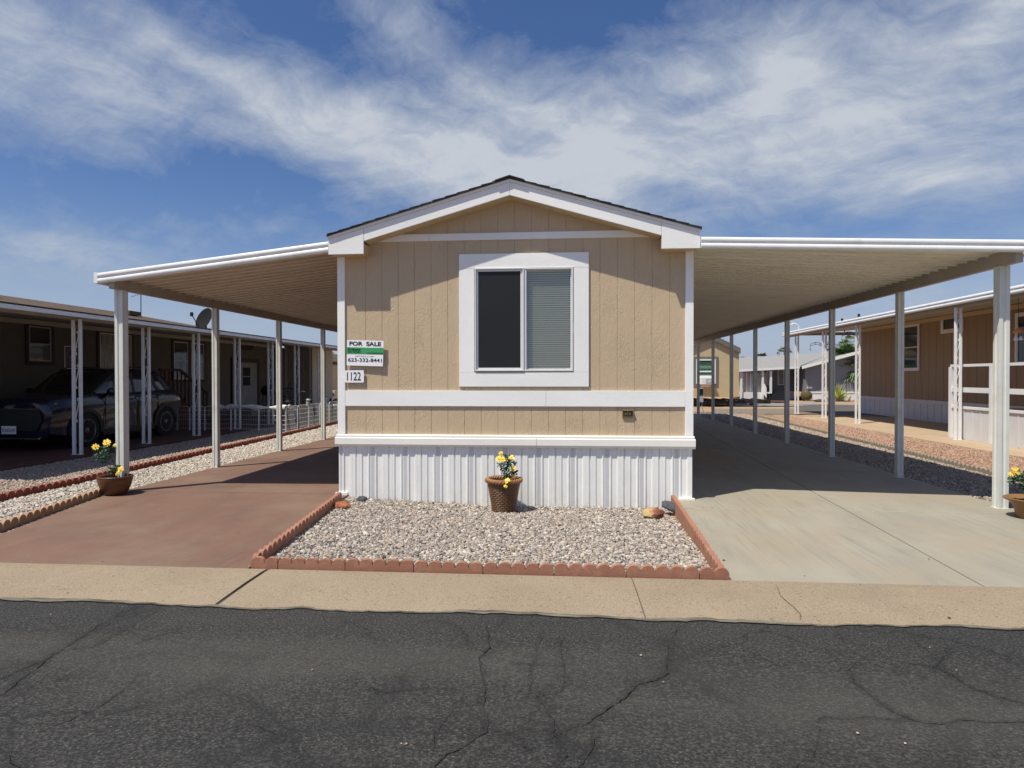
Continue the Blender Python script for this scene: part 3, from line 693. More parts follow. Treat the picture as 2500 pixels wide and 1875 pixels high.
pebbles('gravel', np.column_stack([P, -.013+nr.uniform(-.004, .006, len(P))]), (nr.gamma(7, .012/7, len(P))+.004)*(1+np.clip(P[:, 1], 0, 14)*.05), 'pebble_pale', True, label="pinkish beige gravel between the deep red edging and the neighbour's brown slab")
re_ = lambda y: 6.94+(y-2.5)*.041
P = strip_pts(lambda y: 5.54, lambda y: re_(y)-.05, -2.2, 18, 1700, 700)
P = P[~((P[:, 1] < -.52) & (P[:, 0] < 5.52+(-.52-P[:, 1])*.6))]
pebbles('gravel', np.column_stack([P, -.016+nr.uniform(-.004, .008, len(P))]), (nr.gamma(7, .0145/7, len(P))+.004)*(1+np.clip(P[:, 1], 0, 14)*.04), 'pebble_tan', True, label='tan pebble strip beside the concrete driveway under the right carport')
P = strip_pts(lambda y: re_(y)+.06, lambda y: 8.74, -2, 17, 1300, 600)
pebbles('gravel', np.column_stack([P, -.013+nr.uniform(-.004, .006, len(P))]), (nr.gamma(7, .013/7, len(P))+.004)*(1+np.clip(P[:, 1], 0, 14)*.05), 'pebble_pink', True, label="salmon pink gravel between the grey edging and the right neighbour's patio")

# ================================================================ scalloped edging
def scallop(n, w, mat, h=.085, th=.042, hb=.12):
    poly = [(0, -hb)]; r = w/2
    for k in range(n):
        for i in range(9):
            a = math.pi*(1-i/8); poly.append((k*w+r+r*.985*math.cos(a), h-r*.86+r*.86*math.sin(a)))
    poly.append((n*w, -hb)); m = MB(); m.prism(poly, 1, 0, th); o = m.build('edging_block', mat, loc=(0, 0, 0)); o.data.name = 'edging_block_'+mat
    return o
PROTO = {}
def edging(p0, p1, mat, label, group, w=.103, n=5, z=0.0, h=.088, side=1, jit=.006, firstn=None):
    p0 = np.array(p0, float); p1 = np.array(p1, float); L = np.linalg.norm(p1-p0); d = (p1-p0)/L; a = math.atan2(d[1], d[0]); s = 0.0; first = True
    while s < L-.05:
        k = n
        if first and firstn: k = firstn
        k = min(k, max(1, int(round((L-s)/w)))); key = (mat, k, w, h)
        if key not in PROTO: PROTO[key] = o = scallop(k, w, mat, h)
        else: o = PROTO[key].copy(); COL.objects.link(o)
        zz = z(s/L) if callable(z) else z
        o.location = (p0[0]+d[0]*s, p0[1]+d[1]*s, zz+rnd.uniform(-.004, .003)); o.rotation_euler = (0, rnd.uniform(-.004, .004), a+rnd.uniform(-jit, jit)); tag(o, label, 'edging', group)
        s += k*w+.005; first = False
edging((-1.72, -3.085), (1.785, -3.085), 'edging_red', 'red scalloped edging block in the front row along the beige gutter', 'scalloped blocks along the front of the pebble bed', firstn=2)
edging((-1.70, -3.03), (-2.01, -.22), 'edging_red', 'red scalloped edging block in the left row of the pebble bed', 'scalloped blocks along the left side of the pebble bed', w=.115)
edging((1.795, -3.035), (1.905, -.10), 'edging_red', 'red scalloped edging block in the right row of the pebble bed', 'scalloped blocks along the right side of the pebble bed', w=.115)
edging((-4.42, -3.06), (-5.04, -.24), 'edging_tan', 'tan topped scalloped edging block beside the red driveway edge', 'tan scalloped blocks along the red driveway', w=.12, h=.10, z=-.005)
edging((fe(-3)+.02, -3.0), (fe(15), 15), 'edging_deep_red', "deep red scalloped edging block between the two gravels on the left", 'deep red scalloped blocks on the left', w=.12, h=.085, z=-.005)
edging((re_(-1.5), -1.5), (re_(16.5), 16.5), 'edging_grey', "grey brown scalloped edging block between tan and pink gravel on the right", 'grey scalloped blocks on the right', w=.12, h=.075, z=-.01)

# ================================================================ THE HOUSE
HX = 2.135; HB = 17.0
house = thing('mobile_home', 'tan mobile home with white trim, big front window and gabled shingle roof', 'house', (0, 0, 0))
RS = .288                                    # roof slope
def ztop(x): return 3.714-RS*abs(x)           # top of the rake board
def zbot(x): return 3.563-RS*abs(x)           # bottom of the rake board / soffit
# grooved front wall: a profile in plan, clipped by the gable
m = MB(); pr = []; x = -2.05; gx = [-1.79+.2032*i for i in range(20)]
pts = [-HX]
prof = [(-HX, 0.0)]
for q in gx:
    if -2.06 < q < 2.06: prof += [(q-.0045, 0.0), (q-.003, .004), (q+.003, .004), (q+.0045, 0.0)]
prof += [(HX, 0.0)]
out = []
for xx, dd in prof: out.append((xx, dd))
WO = (-.447, .739, 1.513, 2.757)              # window opening
def wallcol(xa, da, xb, db, z0a, z0b, z1a, z1b): m.add([(xa, da, z0a), (xb, db, z0b), (xb, db, z1b), (xa, da, z1a)], [(0, 1, 2, 3)])
xsplit = sorted(set([p[0] for p in prof]+[WO[0], WO[1], 0.0]))
def dep(x):
    for (a, da), (b, db) in zip(prof[:-1], prof[1:]):
        if a <= x <= b: return da+(db-da)*((x-a)/(b-a) if b > a else 0)
    return 0
for a, b in zip(xsplit[:-1], xsplit[1:]):
    za, zb2 = zbot(a)+.02, zbot(b)+.02
    if a >= WO[0]-1e-6 and b <= WO[1]+1e-6:
        wallcol(a, dep(a), b, dep(b), .70, .70, WO[2], WO[2]); wallcol(a, dep(a), b, dep(b), WO[3], WO[3], za, zb2)
    else: wallcol(a, dep(a), b, dep(b), .70, .70, za, zb2)
m.build('front_wall', 'siding_tan', house)
m = MB()
for s in (-1, 1): m.box(s*HX, s*(HX-.10), .012, HB, .62, 2.93)
m.box(-HX, HX, HB-.1, HB, .62, 3.1)
m.build('side_wall', 'siding_tan', house)
# corner boards, bands, frieze
for s in (-1, 1): MB().box(s*(HX+.004), s*(HX-.088), -.022, .07, .752, 2.93).build('corner_board', 'trim_white_upright', house, bevel=.002)
xs_ = 0.414
for a, b in ((-2.045, xs_-.0015), (xs_+.0015, 2.045)): MB().box(a, b, -.020, -.001, 1.094, 1.281).build('belt_board', 'trim_white_level', house, bevel=.002)
m = MB()
for a, b in ((-1.63, -1.0015), (-.9985, 1.63)):
    poly = [(a, 3.093), (b, 3.093), (min(b, 1.34) if b > 1.3 else b, 3.176), (max(a, -1.34) if a < -1.3 else a, 3.176)]
    m.prism(poly, 1, -.020, -.001)
m.build('frieze_board', 'trim_white_level', house, bevel=.0015)
# rake boards, returns, soffit, drip strip, roof
m = MB()
for s in (-1, 1):
    x0, x1 = 0.0012*s, 1.7375*s
    m.prism([(x0, zbot(x0)), (x1, zbot(x1)), (x1, ztop(x1)-.0), (x0, ztop(x0))], 1, -.235, -.210)
m.build('rake_board', 'trim_white_level', house, bevel=.002)
for s in (-1, 1):
    MB().prism([(1.7405*s, 2.910), (2.169*s, 2.908), (2.169*s, ztop(2.169)), (1.7405*s, ztop(1.7405))], 1, -.237, -.212).build('eave_return', 'trim_white_level', house, bevel=.002)
m = MB()
for s in (-1, 1):
    m.prism([(1.7425*s, 2.914), (2.150*s, 2.914), (2.150*s, 3.04), (1.7425*s, 3.04)], 1, -.2115, .012)      # tan box behind the return
    m.add([(0, -.21, zbot(0)), (1.742*s, -.21, zbot(1.742)), (1.742*s, .0, zbot(1.742)), (0, .0, zbot(0))], [(0, 1, 2, 3)])
    m.box(s*2.150, s*2.135, .013, HB, 2.86, 3.04)
m.build('soffit', 'soffit_tan', house)
m = MB()
for s in (-1, 1):
    a, b = 0.0, 2.172*s
    m.prism([(a, ztop(a)+.002), (b, ztop(b)+.002), (b, ztop(b)+.032), (a, ztop(a)+.032)], 1, -.252, -.10)
m.build('drip_strip', 'trim_white_level', house)
m = MB()
for s in (-1, 1):
    m.prism([(0, ztop(0)+.034), (2.185*s, ztop(2.185)+.034), (2.185*s, ztop(2.185)+.046), (0, ztop(0)+.048)], 1, -.27, HB+.2)
    rr = random.Random(3+s); xk = .05
    while xk < 2.15:                                   # shingle courses stepping down the slope
        wd = rr.uniform(.13, .15); e = min(2.19, xk+wd); th = .003+.004*rr.random(); fy = -.272-rr.uniform(0, .004)
        m.prism([(xk*s, ztop(xk)+.049), (e*s, ztop(e)+.049), (e*s, ztop(e)+.049+th+.006), (xk*s, ztop(xk)+.049+.002)], 1, fy, HB+.2); xk += wd
m.prism([(-.17, ztop(.17)+.052), (0, ztop(0)+.056), (.17, ztop(.17)+.052), (.17, ztop(.17)+.064), (0, ztop(0)+.068), (-.17, ztop(.17)+.064)], 1, -.285, HB+.2)
m.build('roof', 'shingle_dark', house)
# window
wx0, wx1, wz0, wz1 = -.571-.061, .921, 1.331, 2.925
win = MB(); 
win.box(wx0, wx1, -.024, -.001, 2.748, wz1)
win.build('window_head_board', 'trim_white_level', house, bevel=.002)
m = MB(); m.box(wx0, wx1, -.024, -.001, wz0, 1.500); m.build('window_sill_board', 'trim_white_level', house, bevel=.002)
for a, b in ((wx0, WO[0]-.004), (WO[1]+.004, wx1)): MB().box(a, b, -.023, -.001, 1.502, 2.746).build('window_side_board', 'trim_white_upright', house, bevel=.002)
wn_ = MB(); X0, X1, Z0, Z1 = -.444, .736, 1.515, 2.755
def frame(m, x0, x1, z0, z1, t, y0, y1, axis='y'):
    m.box(x0, x1, y0, y1, z1-t, z1); m.box(x0, x1, y0, y1, z0, z0+t); m.box(x0, x0+t, y0, y1, z0+t, z1-t); m.box(x1-t, x1, y0, y1, z0+t, z1-t)
frame(wn_, X0, X1, Z0, Z1, .022, -.030, .05); wn_.box(.128, .178, -.024, .05, Z0+.022, Z1-.022)
frame(wn_, X0+.004, .150, Z0+.004, Z1-.004, .012, -.037, -.030)
window = wn_.build('window', 'aluminium', house, bevel=.0015)
m = MB(); frame(m, X0+.022, .128, Z0+.022, Z1-.022, .020, -.016, -.004); m.build('sash', 'aluminium', window, bevel=.002)
MB().box(X0+.040, .110, -.010, -.007, Z0+.040, Z1-.040).build('screen', 'screen_mesh', window)
m = MB(); frame(m, .178, X1-.022, Z0+.022, Z1-.022, .010, .004, .02); m.build('sash', 'aluminium', window)
MB().box(.186, X1-.030, .010, .013, Z0+.030, Z1-.030).build('pane', 'glass_clear', window)
m = MB(); z = Z0+.035
while z < Z1-.05:
    m.add([(.190, .040, z), (X1-.034, .040, z), (X1-.034, .049, z+.0225), (.190, .049, z+.0225)], [(0, 1, 2, 3)]); z += .0262
m.box(.190, X1-.034, .036, .064, Z1-.048, Z1-.024); m.box(.185, X1-.030, .036, .064, Z0+.024, Z0+.034)
for q in (.34, .60): m.box(q-.0008, q+.0008, .034, .0355, Z0+.03, Z1-.03)
m.build('blinds', 'blind_slat', window)
m = MB(); m.box(X0, X1, .075, .08, Z0, Z1); m.build('room_backing', 'room_dark', window)
# lower board (two steps) and skirting
m = MB()
for a, b in ((-2.165, .2985), (.3015, 2.160)):
    m.prism([(-.052, .618), (-.060, .630), (-.060, .706), (-.050, .716), (-.014, .718), (-.014, .60), (-.045, .60)], 0, a, b)
m.build('water_table_board', 'white_vinyl_cream', house, bevel=.0015)
m = MB()
for a, b in ((-2.150, -.7015), (-.6985, 2.150)): m.prism([(-.045, .720), (-.045, .738), (-.030, .748), (-.001, .749), (-.001, .720)], 0, a, b)
m.build('drip_cap', 'white_vinyl_cream', house)
per = .4064; pk = [(0, .003), (.165, .003), (.175, .013), (.205, .012), (.23, 0), (.375, 0), (.390, .0105), (.47, .0105), (.475, .008), (.482, .008), (.487, .0105), (.56, .0105), (.59, 0), (.598, -.008), (.608, -.008), (.612, .0105), (.69, .0105), (.695, .008), (.702, .008), (.707, .0105), (.76, .0105), (.79, 0), (.935, 0), (.948, .012), (.980, .013), (.998, .003)]
xp = -2.120-.045; prof = []
start = -1.744-per
while start < 2.2:
    for u, d in pk:
        X = start+u*per
        if -2.133 < X < 2.127: prof.append((X, -.004-d))
    start += per
prof = [(-2.133, prof[0][1])]+prof+[(2.127, prof[-1][1])]
m = MB(); m.prism(prof, 2, -.16, .612, closed=False)
m.box(-2.133, -2.127, .0, HB, -.1, .612); m.box(2.121, 2.127, .0, HB, -.1, .612)
skirt = m.build('skirting', 'white_vinyl', house)
M('vent_hole', (.56, .57, .58), .7, var=0)
m = MB(); start = -1.744-per                         # perforated vent strips
while start < 2.1:
    xa, xb = start+.004, start+.165*per-.002; z = -.09; k = 0
    while z < .60:
        for j in range(3 if k % 2 == 0 else 2):
            cx = xa+.012+j*.020+(0 if k % 2 == 0 else .010)
            if -2.12 < cx < 2.11: m.add([(cx-.0072, -.0085, z), (cx, -.0085, z-.0050), (cx+.0072, -.0085, z), (cx, -.0085, z+.0050)], [(0, 1, 2, 3)])
        z += .0085; k += 1
    start += per
m.build('vent_perforation', 'vent_hole', skirt)
for q in ((-2.165, -2.02, -.045, .0, .0, .035), (1.97, 2.155, -.045, .0, -.015, .022)): bx('base_track', 'white_vinyl_cream', house, *q, bevel=.002)
M('outlet_beige', (.36, .29, .15), .5)
M('outlet_frame', (.13, .10, .04), .5)
ou = MB(); frame(ou, 1.316, 1.440, .962, 1.062, .014, -.022, 0.0); ou.box(1.330, 1.426, -.012, -.001, .976, 1.048)
ob_ = ou.build('power_outlet', 'outlet_frame', house, bevel=.003)
m = MB(); m.box(1.374, 1.382, -.020, -.012, .998, 1.048); m.box(1.316, 1.44, -.045, -.022, 1.050, 1.058)
m.lathe([(.014, -.016), (.014, -.012)], (1.352, 0, 1.008), 14, 1); m.lathe([(.014, -.016), (.014, -.012)], (1.404, 0, 1.008), 14, 1); m.build('cover_flap', 'outlet_beige', ob_)
# screws in the siding
# signs
sg = thing('for_sale_sign', 'white and green for sale board with phone number on the tan wall', 'sign', (-1.79, -.03, 1.58))
m = MB(); b0 = [(-2.022, 1.591), (-1.567, 1.578), (-1.556, 1.888), (-2.016, 1.902)]
m.loft([[(x, -.026-(x+2.02)*.03-.004, z) for x, z in b0], [(x, -.026-(x+2.02)*.03, z) for x, z in b0]]); m.build('board', 'sign_white', sg)
m = MB(); b1 = [(-2.021, 1.734), (-1.561, 1.722), (-1.558, 1.800), (-2.018, 1.815)]
m.loft([[(x, -.0325-(x+2.02)*.03, z) for x, z in b1], [(x, -.0302-(x+2.02)*.03, z) for x, z in b1]]); m.build('green_band', 'sign_green', sg)
def stext(name, s, mat, box, off=.0315, **k):
    o = text(name, s, mat, sg, box, -off, **k); r = org(sg)
    for v in o.data.vertices: v.co.y -= (v.co.x+r.x+2.02)*.03; v.co.z -= (v.co.x+r.x+2.02)*.028
    return o
stext('lettering', 'FOR  SALE', 'ink_black', (-1.986, -1.588, 1.835, 1.885), bold=.028)
stext('lettering', 'Arizona', 'ink_black', (-2.005, -1.845, 1.775, 1.808), .0340, bold=.004)
stext('lettering', 'NEST FINDERS', 'ink_green', (-2.005, -1.845, 1.750, 1.768), .0340)
stext('lettering', 'www.aznestfinders.com', 'ink_black', (-1.765, -1.568, 1.745, 1.757), .0340, bold=.01)
bx('fine_print', 'ink_black', sg, -1.612, -1.568, -.0465, -.0440, 1.7985, 1.8015)
stext('lettering', 'KELLI', 'ink_black', (-1.838, -1.742, 1.702, 1.714), spacing=1.5)
stext('lettering', '623-332-8441', 'ink_black', (-2.004, -1.580, 1.640, 1.684), bold=.006)
for q in ((-1.915, -1.848, -.0375, -.0345, 1.7045, 1.7060), (-1.732, -1.675, -.0425, -.0395, 1.6995, 1.7010)): bx('rule_line', 'ink_black', sg, *q)
pn = thing('house_number_plate', 'small white plate reading 1122 below the for sale board', 'sign', (-1.92, -.025, 1.38))
m = MB(); poly = []
for cx, cz, a0 in ((-1.822, 1.395, -90), (-1.822, 1.517, 0), (-2.030, 1.517, 90), (-2.030, 1.395, 180)):
    for i in range(5): a = math.radians(a0+i*22.5); poly.append((cx+.014*math.cos(a), cz+.014*math.sin(a)))
m.prism(poly, 1, -.030, -.024); m.build('plate', 'sign_white', pn)
text('numerals', '1122', 'ink_black', pn, (-2.018, -1.845, 1.407, 1.508), -.0305, bold=.008)

# ================================================================ CARPORTS
def carport(name, label, s, xi, xo, zi, zo, yf, ye, posts, beam_x, post_h, pmat, pan='pan_metal_shaded'):
    """s: side (-1/+1). xi/xo inner and outer x, zi/zo underside heights"""
    cp = thing(name, label, 'carport', (s*beam_x, posts[0], 0))
    zu = lambda x: zi+(zo-zi)*(abs(x)-xi)/(xo-xi)
    # ribbed roof pans, ribs run along x
    m = MB(); per = .2; prof = []; y = yf(s*xi)+.03
    while y < ye:
        prof += [(y, 0), (y+.140, 0), (y+.142, -.018), (y+.152, -.018), (y+.156, .036), (y+.192, .036)]; y += per
    a = [(s*(xi+.0), yy, zu(xi)+.048+d) for yy, d in prof]; b = [(s*(xo-.01), yy, zu(xo)+.048+d) for yy, d in prof]
    dy = yf(s*xo)-yf(s*xi)
    b = [(p[0], p[1]+(dy if i < 1 else 0), p[2]) for i, p in enumerate(b)]
    nv = len(a); m.add(a+b+[(p[0], p[1], p[2]+.0015) for p in a]+[(p[0], p[1], p[2]+.0015) for p in b], [(i, i+1, nv+i+1, nv+i) for i in range(nv-1)]+[(2*nv+i, 3*nv+i, 3*nv+i+1, 2*nv+i+1) for i in range(nv-1)])
    m.build('roof_pan', pan, cp)
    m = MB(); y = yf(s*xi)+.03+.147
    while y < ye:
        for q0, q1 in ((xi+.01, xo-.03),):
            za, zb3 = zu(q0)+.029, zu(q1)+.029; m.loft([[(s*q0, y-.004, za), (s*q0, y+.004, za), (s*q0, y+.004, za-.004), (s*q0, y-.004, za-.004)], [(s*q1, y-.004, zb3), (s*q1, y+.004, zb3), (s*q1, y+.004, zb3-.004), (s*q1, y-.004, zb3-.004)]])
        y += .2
    m.build('rib_light_strips', 'white_metal', cp)  # added pale strips standing in for light caught along the ribs
    # front gutter with two rolls
    gp_ = []
    for z0 in (0.0, .066):
        for i in range(7):
            a_ = -math.pi/2+math.pi*i/6; gp_.append((-.016*math.cos(a_)-.012, z0+.031+.029*math.sin(a_)))
        gp_.append((-.004, z0+.063))
    poly = [(.02, 0)]+gp_+[(.02, .132)]
    m = MB(); r0 = [(s*(xi+.003), yf(s*xi)+p, zu(xi)-.005+q) for p, q in poly]; r1 = [(s*xo, yf(s*xo)+p, zu(xo)-.005+q) for p, q in poly]
    m.loft([r0, r1]); m.build('front_gutter', 'white_metal', cp, smooth=35)
    m = MB(); x_ = s*xo
    m.box(x_, x_+s*.05, yf(x_)-.02, ye, zu(xo)-.006, zu(xo)+.128); m.build('side_gutter', 'white_metal', cp, bevel=.003)
    # beam
    m = MB(); bt = zu(beam_x)+.046
    m.box(s*(beam_x-.035), s*(beam_x+.035), yf(s*beam_x)+.03, ye, post_h, bt); m.build('beam', 'beam_metal', cp, bevel=.002)
    for k, y in enumerate(posts):
        hw = .054 if k == 0 else .043
        mm = MB(); c = .010; x0 = s*beam_x
        # fluted square tube
        P = []
        for (ax, ay) in ((1, 0), (0, 1), (-1, 0), (0, -1)):
            tx, ty = -ay, ax
            for q, dd in ((-1, 0), (-.30, 0), (-.22, -.010), (.22, -.010), (.30, 0)):
                P.append((x0+ax*(hw+dd)+tx*q*hw, y+ay*(hw+dd)+ty*q*hw))
        mm.prism(P, 2, 0, post_h)
        po = mm.build('post', pmat, cp, bevel=.0015)
        mm = MB()
        for sx in (-1, 1): mm.box(x0+sx*hw*.7-.012, x0+sx*hw*.7+.012, y-hw-.004, y-hw-.001, .0, .05)
        mm.box(x0-hw-.012, x0+hw+.012, y-hw-.012, y+hw+.012, .0005, .006); mm.build('base_bracket', pmat, po)
    return cp
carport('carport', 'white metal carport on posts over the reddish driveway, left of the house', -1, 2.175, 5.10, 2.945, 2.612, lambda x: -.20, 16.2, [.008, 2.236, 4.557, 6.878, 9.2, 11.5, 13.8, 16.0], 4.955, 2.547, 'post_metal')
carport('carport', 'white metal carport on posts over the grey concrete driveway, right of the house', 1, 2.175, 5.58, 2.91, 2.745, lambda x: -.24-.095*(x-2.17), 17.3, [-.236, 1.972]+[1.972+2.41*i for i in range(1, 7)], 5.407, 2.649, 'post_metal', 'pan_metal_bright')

# ================================================================ ROCKS
def rock(name, c, sx, sy, sz, mat, label, seed, flat=.0):
    r_ = random.Random(seed); m = MB(); rings = []; nu, nv = 14, 9
    from mathutils import noise as mn
    for j in range(nv+1):
        th = math.pi*j/nv; ring = []
        for i in range(nu):
            ph = 2*math.pi*i/nu; d = Vector((math.sin(th)*math.cos(ph), math.sin(th)*math.sin(ph), math.cos(th)))
            k = 1+.30*mn.noise(d*1.4+Vector((seed, 0, 0)))+.18*mn.noise(d*3.3+Vector((0, seed, 0)))+.08*mn.noise(d*8)
            ring.append((c[0]+d.x*sx*k, c[1]+d.y*sy*k, c[2]+d.z*sz*k))
        rings.append(ring)
    m.loft(rings); o = m.build(name, mat, loc=c, smooth=30); tag(o, label, 'rock'); return o
rock('rock', (-1.862, -.66, .0), .098, .075, .052, 'rock_orange', 'orange red rock in the left back corner of the pebble bed', 3)
rock('rock', (-1.78, -.22, -.01), .06, .05, .04, 'rock_dark', 'small dark blue stone behind the orange rock by the skirting', 5)
rock('rock', (1.60, -.62, -.045), .118, .09, .068, 'rock_two_tone', 'large tan and rust brown rock in the right back corner of the pebble bed', 11)
k = rock('rock', (1.80, -.45, .01), .055, .12, .045, 'rock_dark', 'dark grey oblong stone leaning on the right edging behind the brown rock', 8); k.rotation_euler = (.2, 0, .6)

# ================================================================ POTTED FLOWERS
def flower_mb(c, r, seed):
    r_ = random.Random(seed); m = MB(); c = Vector(c)
    nrm = Vector((r_.uniform(-.4, .4), -.8, r_.uniform(.1, .9))).normalized(); a = nrm.cross(Vector((0, 0, 1))).normalized(); b = nrm.cross(a)
    for ring, (n, rr, lift) in enumerate(((8, 1.0, .15), (7, .76, .35), (5, .5, .55), (4, .28, .7))):
        for i in range(n):
            t0 = 2*math.pi*(i+.5*ring)/n+r_.uniform(-.15, .15); L = r*rr*r_.uniform(.85, 1.15); wd = L*.85*math.sin(math.pi/n)*1.5
            d = a*math.cos(t0)+b*math.sin(t0); sd = nrm.cross(d)
            base = c+nrm*r*.05*ring; mid = base+d*L*.55+nrm*L*lift*.6; tip = base+d*L+nrm*L*(lift*.55+r_.uniform(-.1, .12))
            m.add([base, mid-sd*wd*.5, tip-sd*wd*.38+nrm*L*.03, tip+d*L*.07, tip+sd*wd*.38+nrm*L*.03, mid+sd*wd*.5, mid+nrm*L*.06*-1], [(0, 1, 6), (1, 2, 6), (2, 3, 6), (3, 4, 6), (4, 5, 6), (5, 0, 6)])
    return m
def plant(root, base, blooms, leafc, nleaf, seed, stemr=.004):
    r_ = random.Random(seed); m = MB()
    for (bx_, by_, bz_, br) in blooms:
        e = Vector((bx_, by_, bz_)); s0 = Vector(base)+Vector((r_.uniform(-.012, .012), r_.uniform(-.012, .012), 0)); mid = (s0+e)/2+Vector((r_.uniform(-.03, .03), r_.uniform(-.02, .02), -.01))
        mid = Vector((s0.x*.65+e.x*.35, s0.y*.6+e.y*.4, (s0.z+e.z)/2))
        m.tube([s0, (s0+mid)/2+Vector((.004, 0, 0)), mid, e-Vector((0, -.01, .01))], stemr, 6, stemr*.6)
    m.build('stem', 'stem_green', root, smooth=True)
    m = MB()
    for k in range(nleaf):
        cx, cy, cz, sr = leafc[k % len(leafc)]
        p = Vector((cx+r_.gauss(0, sr*.55), cy+r_.gauss(0, sr*.5), cz+r_.gauss(0, sr*.5))); L = r_.uniform(.028, .046)
        d = Vector((r_.gauss(0, 1), r_.gauss(0, 1), r_.gauss(.15, .6))).normalized(); up = Vector((r_.gauss(0, .6), r_.gauss(-.3, .5), 1)).normalized(); sd = d.cross(up).normalized(); up = sd.cross(d)
        wv = L*.30
        m.add([p, p+d*L*.3+sd*wv*.9+up*L*.06, p+d*L*.65+sd*wv+up*L*.05, p+d*L*1.05-up*L*.08, p+d*L*.65-sd*wv+up*L*.05, p+d*L*.3-sd*wv*.9+up*L*.06, p+d*L*.35-up*L*.03, p+d*L*.68-up*L*.04],
              [(0, 1, 6), (1, 2, 7, 6), (2, 3, 7), (3, 4, 7), (4, 5, 6, 7), (5, 0, 6)])
    m.build('foliage', 'leaf_green', root)
    for i, (bx_, by_, bz_, br) in enumerate(blooms):
        br = br*.86; f = flower_mb((bx_, by_-.01, bz_), br, seed*10+i).build('flower', 'petal_yellow', root)
        mm = MB(); mm.lathe([(.001, -.012), (br*.22, -.006), (br*.18, .004), (.001, .008)], (bx_, by_-.02, bz_), 8, 1); mm.build('flower_centre', 'petal_core', f)
# centre pot
pc = (float(at(1230, 1180, -.34)[0]), -.34, -.088); pot = thing('potted_flowers', 'basket weave pot with rope rim and yellow roses in front of the skirting', 'potted plant', pc)
px, py, pz = pc; H = .345
m = MB(); m.lathe([(.130, -.02), (.138, .0), (.139, .02), (.155, .11), (.175, .23), (.192, H-.035), (.192, H-.01), (.170, H-.01), (.160, H-.06), (.03, H-.07)], (px, py, pz), 48)
pb = m.build('pot', 'pot_weave', pot, smooth=40)
m = MB(); NT_ = 34                                         # rope rim, three strands twisted round the ring
for st in range(3):
    ring = []
    for i in range(NT_*6+1):
        a = 2*math.pi*i/(NT_*6); ph = a*NT_/3+st*2*math.pi/3
        rr = .195+.012*math.cos(ph); ring.append((px+rr*math.cos(a), py+rr*math.sin(a), pz+H+.004+.014*math.sin(ph)))
    m.tube(ring, .0145, 7)
m.build('rope_rim', 'pot_rim', pb, smooth=True)
m = MB(); m.lathe([(.166, H-.035), (.163, H-.03), (.001, H-.022)], (px, py, pz), 28); m.build('soil', 'pot_inner', pot)
def P8(u, v, y): return at(u, v, y)
def bl(lst, y, n): return [(*P8(u, v, y+dy), r) for u, v, r, dy in lst]
ya = -.38
plant(pot, (px+.012, py, pz+H-.02), bl([(1218, 1120, .040, 0), (1228, 1121, .044, -.02), (1248.5, 1117, .044, 0), (1223, 1107, .032, .03), (1253, 1144, .038, -.02), (1238, 1174, .044, -.15), (1234, 1187, .026, -.18), (1212, 1176, .016, -.14)], ya, 0),
      [(*P8(1224, 1136, ya), .045), (*P8(1240, 1133, ya), .045), (*P8(1250, 1130, ya), .04), (*P8(1236, 1147, ya), .035), (*P8(1250, 1158, ya), .042), (*P8(1240, 1165, ya), .04), (*P8(1236, 1118, ya), .03), (*P8(1256, 1152, ya), .03)], 190, 21)
# left pot
pc = (-4.905, -.20, 0.0); potl = thing('potted_flowers', 'round clay bowl pot with yellow roses beside the left carport post', 'potted plant', pc); px, py, pz = pc
m = MB(); m.lathe([(.095, .001), (.110, .004), (.135, .03), (.165, .09), (.187, .16), (.196, .205), (.199, .228), (.192, .234), (.178, .226), (.168, .18), (.10, .15), (.01, .15)], pc, 44)
m.build('pot', 'pot_clay', potl, smooth=45)
m = MB(); m.lathe([(.170, .175), (.165, .18), (.001, .188)], pc, 26); m.build('soil', 'soil', potl)
yl_ = -.20
plant(potl, (px, py, .18), bl([(263, 1081, .055, 0), (235, 1091, .045, -.02), (282, 1087, .03, .02), (296, 1147, .05, -.03), (289, 1156, .03, -.04)], yl_, 0),
      [(*P8(245, 1104, yl_), .055), (*P8(262, 1103, yl_), .055), (*P8(240, 1118, yl_), .05), (*P8(262, 1118, yl_), .05), (*P8(272, 1092, yl_), .05), (*P8(252, 1130, yl_), .04), (*P8(270, 1148, yl_), .04), (*P8(285, 1145, yl_), .045), (*P8(275, 1152, yl_), .035)], 230, 33, .005)
# right pot
pc = (5.395, -.75, 0.0); potr = thing('potted_flowers', 'smooth tan plastic pot with yellow roses beside the right carport post', 'potted plant', pc); px, py, pz = pc
m = MB(); m.lathe([(.13, .001), (.138, .01), (.150, .10), (.175, .155), (.205, .172), (.238, .186), (.245, .20), (.238, .206), (.21, .20), (.17, .17), (.01, .165)], pc, 44); m.build('pot', 'pot_plain', potr, smooth=40)
m = MB(); m.lathe([(.165, .160), (.16, .172), (.001, .178)], pc, 24); m.build('soil', 'soil', potr)
yr_ = -.75
plant(potr, (px+.02, py, .17), bl([(2478, 1150, .058, 0), (2465, 1158, .03, -.02), (2515, 1140, .05, 0)], yr_, 0), [(*P8(2490, 1166, yr_), .06), (*P8(2478, 1170, yr_), .05), (*P8(2505, 1165, yr_), .06), (*P8(2495, 1188, yr_), .05), (*P8(2510, 1178, yr_), .05)], 170, 55, .005)

